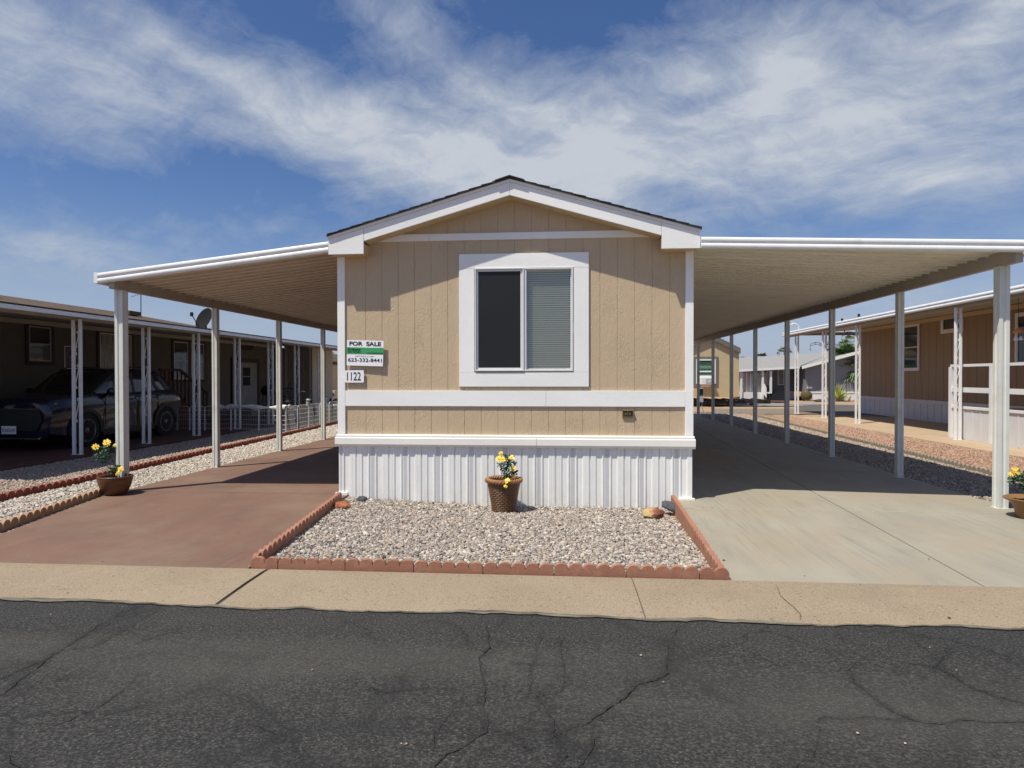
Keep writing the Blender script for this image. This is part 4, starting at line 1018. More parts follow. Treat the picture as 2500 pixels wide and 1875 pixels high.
# ================================================================ LEFT NEIGHBOUR
WXL = -12.0
nb = thing('neighbour_house', 'shaded tan house with brown window frames and brown shingle roof on the left', 'house', (WXL, 8, 0))
bx('wall', 'wall_tan_shaded', nb, WXL-4.3, WXL, .2, 20.2, .02, 2.84)
m = MB(); 
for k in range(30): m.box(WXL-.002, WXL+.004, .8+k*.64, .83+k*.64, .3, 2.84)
m.build('wall_batten', 'wall_tan_shaded', nb)
ZR = 3.63; m = MB()
m.add([(-11.6, -.2, 2.98), (-11.6, 20.4, 2.98), (-14.3, 13.0, ZR), (-14.3, 2.4, ZR), (-16.8, -.2, 2.98), (-16.8, 20.4, 2.98)], [(0, 1, 2, 3), (3, 2, 5, 4), (1, 5, 2), (0, 3, 4), (0, 4, 5, 1)])
rf = m.build('roof', 'shingle_brown', nb)
for yv in (7.0, 12.5):
    bx('roof_vent', 'shingle_brown', rf, -13.9, -13.6, yv, yv+.55, 3.5, 3.63)
def windowx(parent, s, x, y0, y1, z0, z1, fm='trim_brown', gm='glass_dark', mid=True, ft=.09, sm='window_white'):
    """window on a wall x=const facing s"""
    m = MB()
    for a, b, c, d in ((y0, y1, z1-ft, z1), (y0, y1, z0, z0+ft), (y0, y0+ft, z0+ft, z1-ft), (y1-ft, y1, z0+ft, z1-ft)): m.box(x, x+s*.035, a, b, c, d)
    wd = m.build('window', fm, parent); m = MB(); a0, a1, c0, c1 = y0+ft, y1-ft, z0+ft, z1-ft; q = .03
    for a, b, c, d in ((a0, a1, c1-q, c1), (a0, a1, c0, c0+q), (a0, a0+q, c0+q, c1-q), (a1-q, a1, c0+q, c1-q)): m.box(x, x+s*.028, a, b, c, d)
    if mid: zc_ = (c0+c1)/2; m.box(x, x+s*.024, a0+q, a1-q, zc_-.014, zc_+.014)
    m.build('sash', sm, wd); MB().box(x, x+s*.012, a0+q*.5, a1-q*.5, c0+q*.5, c1-q*.5).build('pane', gm, wd); return wd
a, b = at(60, 785, WXL, 0), at(130, 892, WXL, 0); windowx(nb, 1, WXL, a[1], b[1], b[2], a[2], sm='post_grey')
a, b = at(235, 803, WXL, 0), at(325, 903, WXL, 0); windowx(nb, 1, WXL, a[1], b[1], b[2]-.3, a[2], gm='glass_curtain', mid=False)
a, b = at(418, 826, WXL, 0), at(500, 932, WXL, 0); windowx(nb, 1, WXL, a[1], (a[1]+b[1])/2, b[2], a[2]); windowx(nb, 1, WXL, (a[1]+b[1])/2+.01, b[1], b[2], a[2])
# door with two panes
dy0, dy1 = at(563, 882, WXL, 0)[1], at(630, 882, WXL, 0)[1]; M('door_grey', (.30, .31, .32), .6)
dr = MB().box(WXL, WXL+.05, dy0+.2, dy1-.2, .2, 2.02).build('door', 'door_grey', nb)
m = MB(); m.box(WXL, WXL+.06, dy0, dy0+.19, .15, 2.18); m.box(WXL, WXL+.06, dy1-.19, dy1, .15, 2.18); m.box(WXL, WXL+.06, dy0+.19, dy1-.19, 2.03, 2.18); m.build('door_frame', 'trim_brown', dr)
pa, pb_ = at(590, 897, WXL, 0), at(608, 941, WXL, 0); zc_ = (pa[2]+pb_[2])/2
m = MB(); m.box(WXL+.05, WXL+.056, pa[1], pb_[1], pb_[2], zc_-.02); m.box(WXL+.05, WXL+.056, pa[1], pb_[1], zc_+.02, pa[2]); m.build('pane', 'room_dark', dr)
MB().lathe([(.03, .05), (.035, .08), (.01, .10)], (WXL, dy0+.35, 1.0), 12, 0).build('handle', 'chrome', dr)
bx('door_step', 'wall_tan_shaded', nb, WXL+.001, WXL+.9, dy0-.2, dy1+.2, .022, .2)
# wall decor
pl_ = thing('wall_plaque', 'square dark plaque with pale ring hanging on the shaded wall by the car', 'plaque', (WXL+.02, 8, 1.7))
a, b = at(157, 845, WXL, 0), at(196, 900, WXL, 0); cy_, cz_ = (a[1]+b[1])/2, (a[2]+b[2])/2; hs_ = .27
bx('backing', 'fascia_grey', pl_, WXL+.006, WXL+.02, cy_-hs_, cy_+hs_, cz_-hs_, cz_+hs_)
m = MB(); 
for q in ((cy_-hs_, cy_+hs_, cz_+hs_, cz_+hs_+.02), (cy_-hs_, cy_+hs_, cz_-hs_-.02, cz_-hs_), (cy_-hs_-.02, cy_-hs_, cz_-hs_-.02, cz_+hs_+.02), (cy_+hs_, cy_+hs_+.02, cz_-hs_-.02, cz_+hs_+.02)): m.box(WXL+.006, WXL+.03, *q)
m.build('frame', 'window_white', pl_)
ring = [(WXL+.024, cy_+.23*math.cos(i*math.pi/20), cz_+.23*math.sin(i*math.pi/20)) for i in range(41)]
m = MB().tube(ring, .008, 5)
for k in range(-3, 4):
    m.box(WXL+.02, WXL+.026, cy_+k*.045-.014, cy_+k*.045+.014, cz_-.02, cz_+.025)
m.build('emblem', 'door_grey', pl_)
a, b = at(567, 868, WXL, 0), at(627, 876, WXL, 0)
o = MB().box(WXL+.004, WXL+.03, a[1], b[1], b[2], a[2]).build('door_sign', 'fascia_grey', loc=(WXL, a[1], b[2])); tag(o, 'long narrow dark board hanging above the grey door', 'sign')
dc = MB(); cy_ = (a[1]+b[1])/2; cz_ = a[2]+.38
for q in (-.55, -.28, 0, .28, .55):
    dc.tube([(WXL+.03, cy_+q-.12, cz_-.1), (WXL+.03, cy_+q-.05, cz_+.1), (WXL+.03, cy_+q+.06, cz_+.02), (WXL+.03, cy_+q+.14, cz_+.16)], .022, 6)
dc.tube([(WXL+.03, cy_-.7, cz_-.05), (WXL+.03, cy_, cz_-.12), (WXL+.03, cy_+.7, cz_-.05)], .02, 6)
tag(dc.build('wall_ornament', 'black_metal', loc=(WXL, cy_, cz_)), 'curly black metal ornament on the wall above the door board', 'ornament')

# neighbour carport with twin scroll posts
def scroll_post(name, label, group, h, mat='white_metal', tw=.048, gap=.088):
    t_ = thing(name, label, 'post', (0, 0, 0), group); t_.rotation_euler = (0, 0, math.pi/2)
    for s in (-1, 1): MB().box(-tw/2, tw/2, s*(gap+tw)/2-tw/2, s*(gap+tw)/2+tw/2, 0, h).build('tube', mat, t_, bevel=.004)
    z = .55
    while z < h-.55:                             # S scrolls with curled ends, one bent bar each
        c0 = [(0, .030-.014+.014*math.cos(q)*(1 if q > -2.4 else .7), z+.07+.022*math.sin(q)) for q in [-4.7+i*4.7/10 for i in range(11)]]
        mid = [(0, .030*math.cos(i/12*math.pi), z+.08+i/12*.38) for i in range(1, 12)]
        c1 = [(0, -.030+.014-.014*math.cos(q), z+.47+.022*math.sin(q)) for q in [i*4.7/10 for i in range(11)]]
        MB().tube(c0+mid+c1, .0085, 6).build('scroll', mat, t_, smooth=True); z += .62
    m = MB(); m.box(-.035, .035, -(gap+tw*2)/2-.01, (gap+tw*2)/2+.01, 0, .008); m.build('foot_plate', mat, t_)
    return t_
nc = thing('neighbour_carport', "flat white edged carport roof shading the dark blue car", 'carport', (-8.35, 8, 0))
EX = -7.9; zf = lambda x: 2.505+(abs(x)-7.9)*.075
m = MB(); nv = 0; prof = []; y = -.1
while y < 24.2: prof += [(y, 0), (y+.30, 0), (y+.31, .03), (y+.34, .03), (y+.35, 0)]; y += .4
A = [(EX, yy, zf(EX)+.02+d) for yy, d in prof]; B = [(-12.3, yy, zf(12.3)+.02+d) for yy, d in prof]; n_ = len(A)
m.add(A+B, [(i, i+1, n_+i+1, n_+i) for i in range(n_-1)]); m.build('roof_pan', 'post_grey', nc)
bx('fascia', 'white_metal', nc, EX-.02, EX+.03, -.1, 24.2, 2.505, 2.575)
bx('fascia_cap', 'trim_brown', nc, EX-.03, EX+.035, -.1, 24.2, 2.577, 2.602)
bx('beam', 'beam_metal', nc, -8.39, -8.31, -.05, 24, 2.50, 2.555)
bx('ledger_board', 'shed_tan', nc, WXL+.005, WXL+.05, -.1, 20.2, 2.70, 2.81)
ph = 2.50; pp = None
ny_ = [-.02, 1.87, 3.72, 5.62, 7.55, 9.63, 11.7, 13.7, 15.8, 17.9, 20.0, 22.1, 24.0]
ypx = [(190, 1108), (358, 1082), (480, 1062), (580, 1045)]
fy = [at(u, v, -8.35, 0)[1] for u, v in ypx]
for q in (661, 725, 781): fy.append(at(q, 1035, -8.35, 0)[1])
nth = ['nearest, in front of the car hood', 'second from the front, by the rear wheel of the car', 'third from the front, in front of the brown double window', 'fourth from the front, in front of the grey door', 'fifth from the front, right of the grey door', 'sixth, in front of the tan shed panels', 'farthest, at the end of the shaded carport']
for i, y in enumerate(fy):
    o = scroll_post('scroll_post', '', 'twin tube scroll posts of the left carport', ph) if pp is None else copy_tree(pp)
    if pp is None: pp = o
    o.location = (-8.35, y, .021)
    o['label'] = 'white twin tube scroll post '+nth[i]
# shed at the carport end
sh = thing('storage_shed', 'tan ribbed metal shed at the far end of the left carport', 'shed', (-11, 21, 0))
m = MB(); pr = []; y = 20.3; x = -11.75
pr.append((-12.6, 20.3)); pr.append((-11.76, 20.3))
while x < -10.66: pr += [(x, 20.3), (x+.10, 20.3), (x+.108, 20.285), (x+.125, 20.285)]; x += .133
pr.append((-10.64, 20.3)); m.prism(pr, 2, .02, 2.74, closed=False); m.box(-12.6, -10.64, 20.31, 23, .02, 2.74); m.build('wall', 'shed_tan', sh)
m = MB(); m.box(-11.80, -11.72, 20.26, 20.30, .02, 2.76); m.box(-10.70, -10.63, 20.26, 20.30, .02, 2.76); m.box(-11.22, -11.16, 20.262, 20.30, .02, 2.70); m.build('corner_trim', 'window_white', sh)
m = MB(); m.box(-11.82, -10.6, 20.22, 23.1, 2.75, 2.82); m.build('roof', 'shed_tan', sh)
m = MB(); m.box(-11.26, -11.22, 20.22, 20.26, 1.30, 1.42); m.box(-11.30, -11.12, 20.20, 20.22, 1.35, 1.38); m.build('handle', 'black_metal', sh)

# satellite dish and antenna
def dish(loc, r, face, label, mat='dish_grey', arm=True):
    t_ = thing('satellite_dish', label, 'satellite dish', loc); f = Vector(face).normalized(); L = Vector(loc)
    c = L+Vector((0, 0, .42)); a = f.cross(Vector((0, 0, 1))).normalized(); b = a.cross(f)
    rings = []
    for k in range(7):
        q = k/6; rings.append([tuple(c+(a*math.cos(t)*1.0+b*math.sin(t)*1.12)*r*q+f*(r*.28*q*q)) for t in [2*math.pi*i/28 for i in range(28)]])
    m = MB(); m.loft(rings, caps=False); m.loft([[tuple(Vector(p)-f*.015) for p in rr] for rr in rings], caps=False); m.build('reflector', mat, t_, smooth=True)
    MB().tube([L, L+Vector((0, 0, .3)), c-f*.05], .025, 8).build('mast', mat, t_)
    e = c-b*r*.2+f*r*1.55; MB().tube([c-b*r*1.08+f*r*.25, e], .012, 6).build('feed_arm', mat, t_)
    d = MB(); d.lathe([(.02, -.06), (.045, -.05), (.045, .05), (.02, .06)], tuple(e), 10); d.build('receiver', 'black_plastic', t_)
    return t_
dl = at(503, 805, -9.5, 0); dish((dl[0], dl[1], 2.64), .30, (-.35, -.85, .38), 'dark grey satellite dish on the roof of the left carport')
an = at(344, 775, -13.5, 0); tp = at(344, 715, -13.5, 0)
m = MB().tube([(an[0], an[1], 3.3), (tp[0], tp[1], tp[2])], .014, 6); m.tube([(an[0], an[1]-.5, tp[2]-.2), (an[0], an[1]+.4, tp[2]+.1)], .007, 5); o = m.build('antenna', 'black_metal', loc=(an[0], an[1], 3.3)); tag(o, 'thin pole antenna rising above the brown shingle roof', 'antenna')

# stairs with red railing
st = thing('porch_steps', 'dark red wooden steps with railing behind the parked car', 'steps', (-11.3, 11.5, .02))
m = MB()
for k in range(4): m.box(-11.97, -11.0, 11.0+k*.28+.0, 11.28+k*.28, .03, .80-k*.19)
m.box(-11.97, -11.0, 9.9, 11.0, .70, .82); m.build('tread', 'red_wood', st)
m = MB(); m.loft([[(-11.0, 10.0, 1.62), (-10.94, 10.0, 1.62), (-10.94, 10.0, 1.70), (-11.0, 10.0, 1.70)], [(-11.0, 11.0, 1.62), (-10.94, 11.0, 1.62), (-10.94, 11.0, 1.70), (-11.0, 11.0, 1.70)], [(-11.0, 12.5, .90), (-10.94, 12.5, .90), (-10.94, 12.5, .98), (-11.0, 12.5, .98)]])
m.build('handrail', 'red_wood', st); m = MB()
for k in range(13):
    y = 10.05+k*.2; zt_ = 1.62 if y < 11 else 1.62-(y-11)*.48; zb_ = .82 if y < 11 else max(.05, .82-(y-11)*.62); m.box(-10.985, -10.955, y, y+.04, zb_, zt_)
m.build('baluster', 'red_wood', st)
# barbecue, patio chair
bb = thing('barbecue_grill', 'black kettle lid barbecue grill beside the shaded door', 'grill', (-9.9, 14.6, .02))
m = MB(); m.lathe([(.05, .78), (.22, .82), (.27, .92), (.27, .98), (.22, 1.10), (.1, 1.16), (.01, 1.17)], (-9.9, 14.6, 0), 20); m.build('kettle', 'black_metal', bb, smooth=40)
m = MB(); 
for q in range(4): a = math.pi/4+q*math.pi/2; m.tube([(-9.9+.18*math.cos(a), 14.6+.18*math.sin(a), .84), (-9.9+.30*math.cos(a), 14.6+.30*math.sin(a), .022)], .014, 6)
m.build('leg', 'black_metal', bb); bx('side_shelf', 'black_plastic', bb, -9.6, -9.25, 14.4, 14.8, .86, .89)
ch = thing('patio_chair', 'black metal patio chair behind the low white wire fence', 'chair', (-8.75, 13.3, .02)); cx, cy = -8.75, 13.3
bx('seat', 'black_metal', ch, cx-.24, cx+.24, cy-.24, cy+.24, .44, .47)
m = MB(); m.tube([(cx-.24, cy+.24, .46), (cx-.26, cy+.34, 1.02)], .014); m.tube([(cx+.24, cy+.24, .46), (cx+.24, cy+.34, 1.02)], .014); m.tube([(cx-.26, cy+.34, 1.02), (cx, cy+.35, 1.08), (cx+.24, cy+.34, 1.02)], .014)
for k in range(5): m.tube([(cx-.16+k*.08, cy+.25, .48), (cx-.16+k*.08, cy+.34, 1.04)], .007, 5)
m.build('backrest', 'black_metal', ch)
for sx in (-1, 1):
    for sy in (-1, 1): MB().tube([(cx+sx*.23, cy+sy*.23, .45), (cx+sx*.26, cy+sy*.27, .022)], .014).build('leg', 'black_metal', ch)
for sx in (-1, 1): MB().tube([(cx+sx*.25, cy+.28, .68), (cx+sx*.27, cy-.2, .70), (cx+sx*.25, cy-.24, .45)], .013).build('armrest', 'black_metal', ch)
ls = thing('folding_stand', 'tall black folding stand leaning beside the patio chair', 'stand', (-8.4, 12.9, .02)); cx, cy = -8.45, 12.5
m = MB()
for a, b in (((-.2, .0), (.25, .0)), ((.22, .1), (-.2, .1))): m.tube([(cx+a[0], cy+a[1], .023), (cx+b[0], cy+b[1], 1.25)], .014)
m.build('frame', 'black_metal', ls); bx('rung', 'black_metal', ls, cx-.12, cx+.12, cy+.03, cy+.06, .8, .83)

# low wire fence, panels as parts
fn = thing('wire_fence', 'low white wire fence with rounded panels around the left patio', 'fence', (-7, 9, 0))
FP = [(433, 1053), (463, 1053), (500, 1053), (564, 1053), (632, 1055), (699, 1056), (727, 1050), (754, 1045), (781, 1040), (804, 1035), (825, 1031)]
FW = [gp(u, v, 0.0) for u, v in FP]
FW = [np.array((q[0], q[1], 0)) for q in FW]+[np.array((-6.72, 14.0, 0)), np.array((-6.78, 15.4, 0)), np.array((-6.8, 16.8, 0))]
FW = [np.array((-11.2, 9.0, 0)), np.array((-10.5, 9.0, 0))]+FW
FH = .67
for a, b in zip(FW[:-1], FW[1:]):
    d = b-a; L = np.linalg.norm(d); d = d/L; m = MB(); r = .07
    P = [(*(a+d*.01)[:2], .02)]+[(*(a+d*(.01+r-r*math.cos(t)))[:2], FH-r+r*math.sin(t)) for t in (0, .5, 1.0, 1.57)]+[(*(b-d*(.01+r-r*math.cos(t)))[:2], FH-r+r*math.sin(t)) for t in (1.57, 1.0, .5, 0)]+[(*(b-d*.01)[:2], .02)]
    m.tube(P, .010, 6)
    for z in (.08, .20, .32, .44, .56): m.tube([(*(a+d*.01)[:2], z), (*(b-d*.01)[:2], z)], .004, 4)
    m.build('panel_frame', 'white_paint', fn)
    m = MB(); k = int(L/.055)
    for i in range(1, k): q = a+d*L*i/k; m.tube([(q[0], q[1], .05), (q[0], q[1], FH-.01)], .0022, 3)
    m.build('panel_wires', 'white_paint', fn)
cl = MB(); A = [FW[5], FW[6], FW[7]]; rings = []
P0 = [FW[4]+(FW[5]-FW[4])*.55, FW[5], FW[6], FW[7], FW[8]*.5+FW[7]*.5]; Q = []
for a, b in zip(P0[:-1], P0[1:]):
    for i in range(10): Q.append(a+(b-a)*i/10)
Q.append(P0[-1])
for i, q in enumerate(Q):
    r1, r2 = .035+.012*math.sin(i*1.3), .045+.02*math.sin(i*.7+1); z = FH+.005-.015*math.sin(i*.33)
    rings.append([(q[0]+r1*math.cos(t)*.7, q[1]+r1*math.cos(t), z-.02+r2*math.sin(t)*(1+.25*math.sin(3*t+i))) for t in [2*math.pi*k/10 for k in range(10)]])
cl.loft(rings); tag(cl.build('draped_cloth', 'cloth_white', loc=(-8, 9, .6), smooth=True), 'rolled white cloth draped along the top of the low wire fence', 'cloth')
def solar(u, v, label):
    b = gp(u, v, 0.0); t_ = thing('garden_light', label, 'garden light', (b[0], b[1], 0), 'black stake lights along the low fence')
    MB().tube([(b[0], b[1], -.02), (b[0], b[1], .62)], .012, 6).build('stake', 'black_metal', t_)
    MB().lathe([(.02, .60), (.05, .66), (.055, .74), (.03, .78)], (b[0], b[1], 0), 8).build('lantern', 'black_plastic', t_)
    MB().lathe([(.085, .775), (.06, .80), (.01, .84)], (b[0], b[1], 0), 8).build('cap', 'black_metal', t_)
solar(703, 1052, 'black stake light at the corner of the low wire fence'); solar(758, 1043, 'black stake light halfway along the low wire fence'); solar(806, 1034, 'black stake light beside the far panel of the low wire fence')
b = gp(730, 1050); t_ = thing('shepherd_hook', 'black shepherd hook holding a small hanging glass ornament', 'hook', (b[0], b[1], 0))
MB().tube([(b[0], b[1], -.02), (b[0], b[1], .92)]+[(b[0]+.12-.12*math.cos(a), b[1], .92+.14*math.sin(a)) for a in (.4, .8, 1.2, 1.57, 2.0, 2.5, 3.0)]+[(b[0]+.25, b[1], .88)], .009, 6).build('pole', 'black_metal', t_)
MB().lathe([(.01, .64), (.06, .66), (.05, .80), (.065, .82), (.02, .86)], (b[0]+.26, b[1], 0), 10).build('ornament', 'door_grey', t_)
b = at(797, 985, -6.4, 0); t_ = thing('blue_bucket', 'small blue bucket hanging beyond the far end of the low fence', 'bucket', tuple(b))
MB().lathe([(.07, -.0), (.085, .14), (.08, .14)], tuple(b), 16).build('body', 'blue_plastic', t_); MB().tube([(b[0]-.08, b[1], b[2]+.14), (b[0], b[1], b[2]+.22), (b[0]+.08, b[1], b[2]+.14)], .004, 5).build('handle', 'black_metal', t_)

# ================================================================ CAR
CXc, CYf = -10.02, 3.90
car = thing('parked_car', 'dark navy blue crossover car parked nose out in the shaded left carport', 'car', (CXc, CYf+2.2, .02)); GZ = .02
def CP(x, y, z): return (CXc+x, CYf+y, GZ+z)
HWd = .895; LEN = 4.42
# stations along length: y, bottom z, shoulder z, top z (hood/deck), halfwidth low, halfwidth at shoulder, halfwidth at top edge
ST = [(0.0, .28, .72, .93, .66, .72, .62), (.06, .24, .76, 1.0, .78, .81, .70), (.22, .21, .80, 1.045, .84, .87, .76), (.50, .20, .82, 1.07, .87, .895, .79), (.90, .20, .84, 1.085, .88, .90, .80),
      (1.25, .20, .85, 1.10, .88, .90, .80), (1.6, .20, .84, 1.09, .88, .895, .80), (2.2, .20, .85, 1.09, .885, .89, .79), (2.9, .20, .87, 1.10, .885, .895, .79), (3.5, .20, .90, 1.12, .885, .905, .79),
      (3.95, .21, .92, 1.13, .87, .895, .76), (4.22, .25, .90, 1.10, .80, .84, .72), (4.36, .32, .84, 1.02, .70, .76, .66), (4.42, .42, .78, .92, .60, .66, .58)]
rings = []
for y, zb, zs, zt, wl_, ws, wt in ST:
    half = [(wl_*.86, zb), (wl_, zb+.09), (wl_*.985, (zb+zs)/2-.03), (ws*.985, zs-.10), (ws, zs-.02), (ws*.985, zs+.03), ((ws+wt)/2, (zs*.35+zt*.65)), (wt, zt-.01), (wt*.6, zt+.018), (0, zt+.03)]
    rings.append([CP(x, y, z) for x, z in half]+[CP(-x, y, z) for x, z in half[-2::-1]])
m = MB(); m.loft(rings); body = m.build('body', 'car_paint', car, smooth=32)
# greenhouse
GH = [(1.12, 1.06, .74, .70), (1.35, 1.22, .74, .66), (1.72, 1.49, .745, .62), (2.0, 1.59, .75, .60), (2.6, 1.62, .755, .60), (3.1, 1.61, .755, .60), (3.6, 1.565, .745, .59), (3.95, 1.42, .72, .59), (4.22, 1.14, .69, .63)]
rings = []
for y, zt, wb, wt in GH:
    zb = 1.05; half = [(wb, zb), (wb*.985, zb+.04), ((wb+wt)/2, (zb+zt)/2), (wt+.01, zt-.045), (wt-.03, zt-.008), (wt*.5, zt+.01), (0, zt+.016)]
    rings.append([CP(x, y, z) for x, z in half]+[CP(-x, y, z) for x, z in half[-2::-1]])
m = MB(); m.loft(rings); m.build('windows', 'glass_dark', car, smooth=32)
# roof skin and pillars
rr = [];
for y, zt, wb, wt in GH[3:8]: rr.append([CP(x, y, z) for x, z in ((-wt-.012, zt-.05), (-wt+.03, zt+.0), (-wt*.5, zt+.022), (0, zt+.028), (wt*.5, zt+.022), (wt-.03, zt+.0), (wt+.012, zt-.05))])
m = MB(); m.loft(rr, closed=False, caps=False); m.loft([[(p[0], p[1], p[2]-.012) for p in q] for q in rr], closed=False, caps=False); m.build('roof', 'car_paint', car, smooth=True)
def ghw(y, z):
    ys_ = [g[0] for g in GH]; zt = np.interp(y, ys_, [g[1] for g in GH]); wb = np.interp(y, ys_, [g[2] for g in GH]); wt = np.interp(y, ys_, [g[3] for g in GH]); f = (z-1.05)/max(.05, zt-1.05); return wb+(wt-wb)*min(1, f)
m = MB()
for s in (-1, 1):
    for (y0, z0, y1, z1, wd) in ((1.22, 1.08, 2.02, 1.50, .05), (2.55, 1.06, 2.60, 1.54, .07), (3.45, 1.08, 3.30, 1.50, .07), (3.98, 1.06, 3.62, 1.45, .16)):
        a = [CP(s*(ghw(y0, z0)+.006), y0-wd/2, z0), CP(s*(ghw(y0, z0)+.006), y0+wd/2, z0), CP(s*(ghw(y1, z1)+.010), y1+wd/2, z1), CP(s*(ghw(y1, z1)+.010), y1-wd/2, z1)]
        b = [(p[0]-s*.02, p[1], p[2]) for p in a]; m.loft([a, b])
m.build('pillar', 'black_plastic', car)
for s in (-1, 1): MB().tube([CP(s*.60, 2.0, 1.60), CP(s*.62, 2.3, 1.665), CP(s*.62, 3.3, 1.65), CP(s*.60, 3.6, 1.56)], .014, 6).build('roof_rail', 'black_plastic', car)
for s in (-1, 1):
    m = MB(); m.lathe([(.001, -.06), (.07, -.05), (.085, 0), (.06, .05), (.001, .06)], CP(s*.93, 1.55, 1.12), 12, 1); m.box(*sorted((CP(s*.80, 0, 0)[0], CP(s*.9, 0, 0)[0])), CP(0, 1.55, 0)[1], CP(0, 1.60, 0)[1], GZ+1.07, GZ+1.10); m.build('mirror', 'car_paint', car, smooth=True)
WY = (.88, 3.52)
for s in (-1, 1):
    for y in WY:
        c = CP(s*.80, y, .345)
        tr = MB(); tr.lathe([(.20, -.10*s), (.325, -.10*s), (.345, -.06*s), (.345, .06*s), (.325, .10*s), (.245, .105*s), (.235, .05*s), (.20, -.10*s)], c, 36, 0, caps=False); tr = tr.build('wheel', 'rubber', car, smooth=40)
        m = MB()
        for k in range(10):
            a = 2*math.pi*k/10+.1; ca, sa = math.cos(a), math.sin(a); x = c[0]+s*.085; u_ = (-sa*.018, ca*.018)
            m.loft([[(x, c[1]+ca*.03+u_[0], c[2]+sa*.03+u_[1]), (x, c[1]+ca*.03-u_[0], c[2]+sa*.03-u_[1]), (x-s*.02, c[1]+ca*.03-u_[0], c[2]+sa*.03-u_[1]), (x-s*.02, c[1]+ca*.03+u_[0], c[2]+sa*.03+u_[1])],
                    [(x+s*.01, c[1]+ca*.225+u_[0], c[2]+sa*.225+u_[1]), (x+s*.01, c[1]+ca*.225-u_[0], c[2]+sa*.225-u_[1]), (x-s*.01, c[1]+ca*.225-u_[0], c[2]+sa*.225-u_[1]), (x-s*.01, c[1]+ca*.225+u_[0], c[2]+sa*.225+u_[1])]])
        m.lathe([(.05, .05*s), (.055, .095*s), (.001, .10*s)], c, 14, 0); m.lathe([(.215, .085*s), (.238, .10*s), (.238, .108*s), (.225, .108*s), (.215, .085*s)], c, 32, 0, caps=False)
        m.build('rim', 'alloy_dark', tr, smooth=35)
        m = MB(); ra = []                                  # wheel arch cladding
        for i in range(17):
            a = math.pi*(i/16)*1.10-.16; ca, sa = math.cos(a), math.sin(a); xo_ = CXc+s*.912; xi_ = CXc+s*.80
            ra.append([(xi_, c[1]+ca*.375, c[2]+sa*.375), (xo_, c[1]+ca*.375, c[2]+sa*.375), (xo_, c[1]+ca*.455, c[2]+sa*.455), (xi_, c[1]+ca*.46, c[2]+sa*.46)])
        m.loft(ra); m.build('wheel_arch', 'black_plastic', car, smooth=30)
        MB().lathe([(.375, 0), (.001, 0.001)], (CXc+s*.893, c[1], c[2]), 28, 0).build('wheel_well', 'rubber', car)
for s in (-1, 1):
    MB().box(*sorted((CXc+s*.86, CXc+s*.905)), CYf+1.34, CYf+3.06, GZ+.20, GZ+.34).build('sill_cladding', 'black_plastic', car, bevel=.01)
    for y in (2.35, 3.12): MB().tube([CP(s*.905, y, .99), CP(s*.925, y+.02, .99), CP(s*.925, y+.16, .99), CP(s*.905, y+.18, .99)], .013, 6).build('door_handle', 'car_paint', car, smooth=True)
    m = MB()
    for y in (1.42, 2.52, 3.22): m.box(*sorted((CXc+s*.885, CXc+s*.9005)), CYf+y-.004, CYf+y+.004, GZ+.36, GZ+1.02)
    m.build('door_seam', 'black_plastic', car)
m = MB(); m.prism([(CXc-.56, GZ+.40), (CXc+.56, GZ+.40), (CXc+.68, GZ+.60), (CXc+.62, GZ+.80), (CXc-.62, GZ+.80), (CXc-.68, GZ+.60)], 1, CYf-.035, CYf+.09); gr = m.build('grille', 'black_plastic', car)
MB().box(CXc-.60, CXc+.60, CYf-.04, CYf-.036, GZ+.815, GZ+.828).build('grille_bar', 'chrome', gr)
for s in (-1, 1):
    MB().loft([[CP(s*.54, -.02, .86), CP(s*.835, .15, .90), CP(s*.835, .16, .925), CP(s*.54, -.0, .885)], [CP(s*.54, .05, .86), CP(s*.80, .24, .90), CP(s*.80, .24, .925), CP(s*.54, .05, .885)]]).build('headlight', 'chrome', car)
    MB().loft([[CP(s*.62, .03, .56), CP(s*.82, .17, .58), CP(s*.82, .17, .72), CP(s*.64, .03, .70)], [CP(s*.62, .10, .56), CP(s*.80, .26, .58), CP(s*.80, .26, .72), CP(s*.64, .10, .70)]]).build('fog_light', 'glass_dark', car)
    MB().loft([[CP(s*.77, .115, .63), CP(s*.825, .160, .63), CP(s*.825, .160, .68), CP(s*.77, .115, .68)], [CP(s*.77, .17, .63), CP(s*.81, .22, .63), CP(s*.81, .22, .68), CP(s*.77, .17, .68)]]).build('turn_signal', 'amber', car)
    MB().loft([[CP(s*.60, 4.35, .92), CP(s*.80, 4.24, .92), CP(s*.80, 4.22, 1.03), CP(s*.60, 4.33, 1.02)], [CP(s*.60, 4.39, .90), CP(s*.84, 4.25, .90), CP(s*.83, 4.25, 1.02), CP(s*.60, 4.38, 1.0)]]).build('tail_light', 'glass_dark', car)
MB().box(CXc-.62, CXc+.62, CYf-.045, CYf+.02, GZ+.245, GZ+.262).build('bumper_trim', 'chrome', car)
m = MB(); bc = CXc+.02; bz = GZ+.865; m.prism([(bc-.095, bz-.028), (bc-.035, bz-.028), (bc-.035, bz-.040), (bc+.045, bz-.040), (bc+.045, bz-.028), (bc+.085, bz-.028), (bc+.105, bz+.014), (bc+.045, bz+.014), (bc+.045, bz+.032), (bc-.035, bz+.032), (bc-.035, bz+.014), (bc-.075, bz+.014)], 1, CYf-.045, CYf-.005); m.build('badge', 'chrome', car)
px0 = CXc+.02; pz0 = .36
lp = MB().box(px0-.152, px0+.152, CYf-.058, CYf-.050, pz0, pz0+.155).build('number_plate', 'sign_white', car, bevel=.004)
text('plate_lettering', 'RONDUHS', 'plate_blue', lp, (px0-.135, px0+.135, pz0+.035, pz0+.11), CYf-.059, bold=.01)

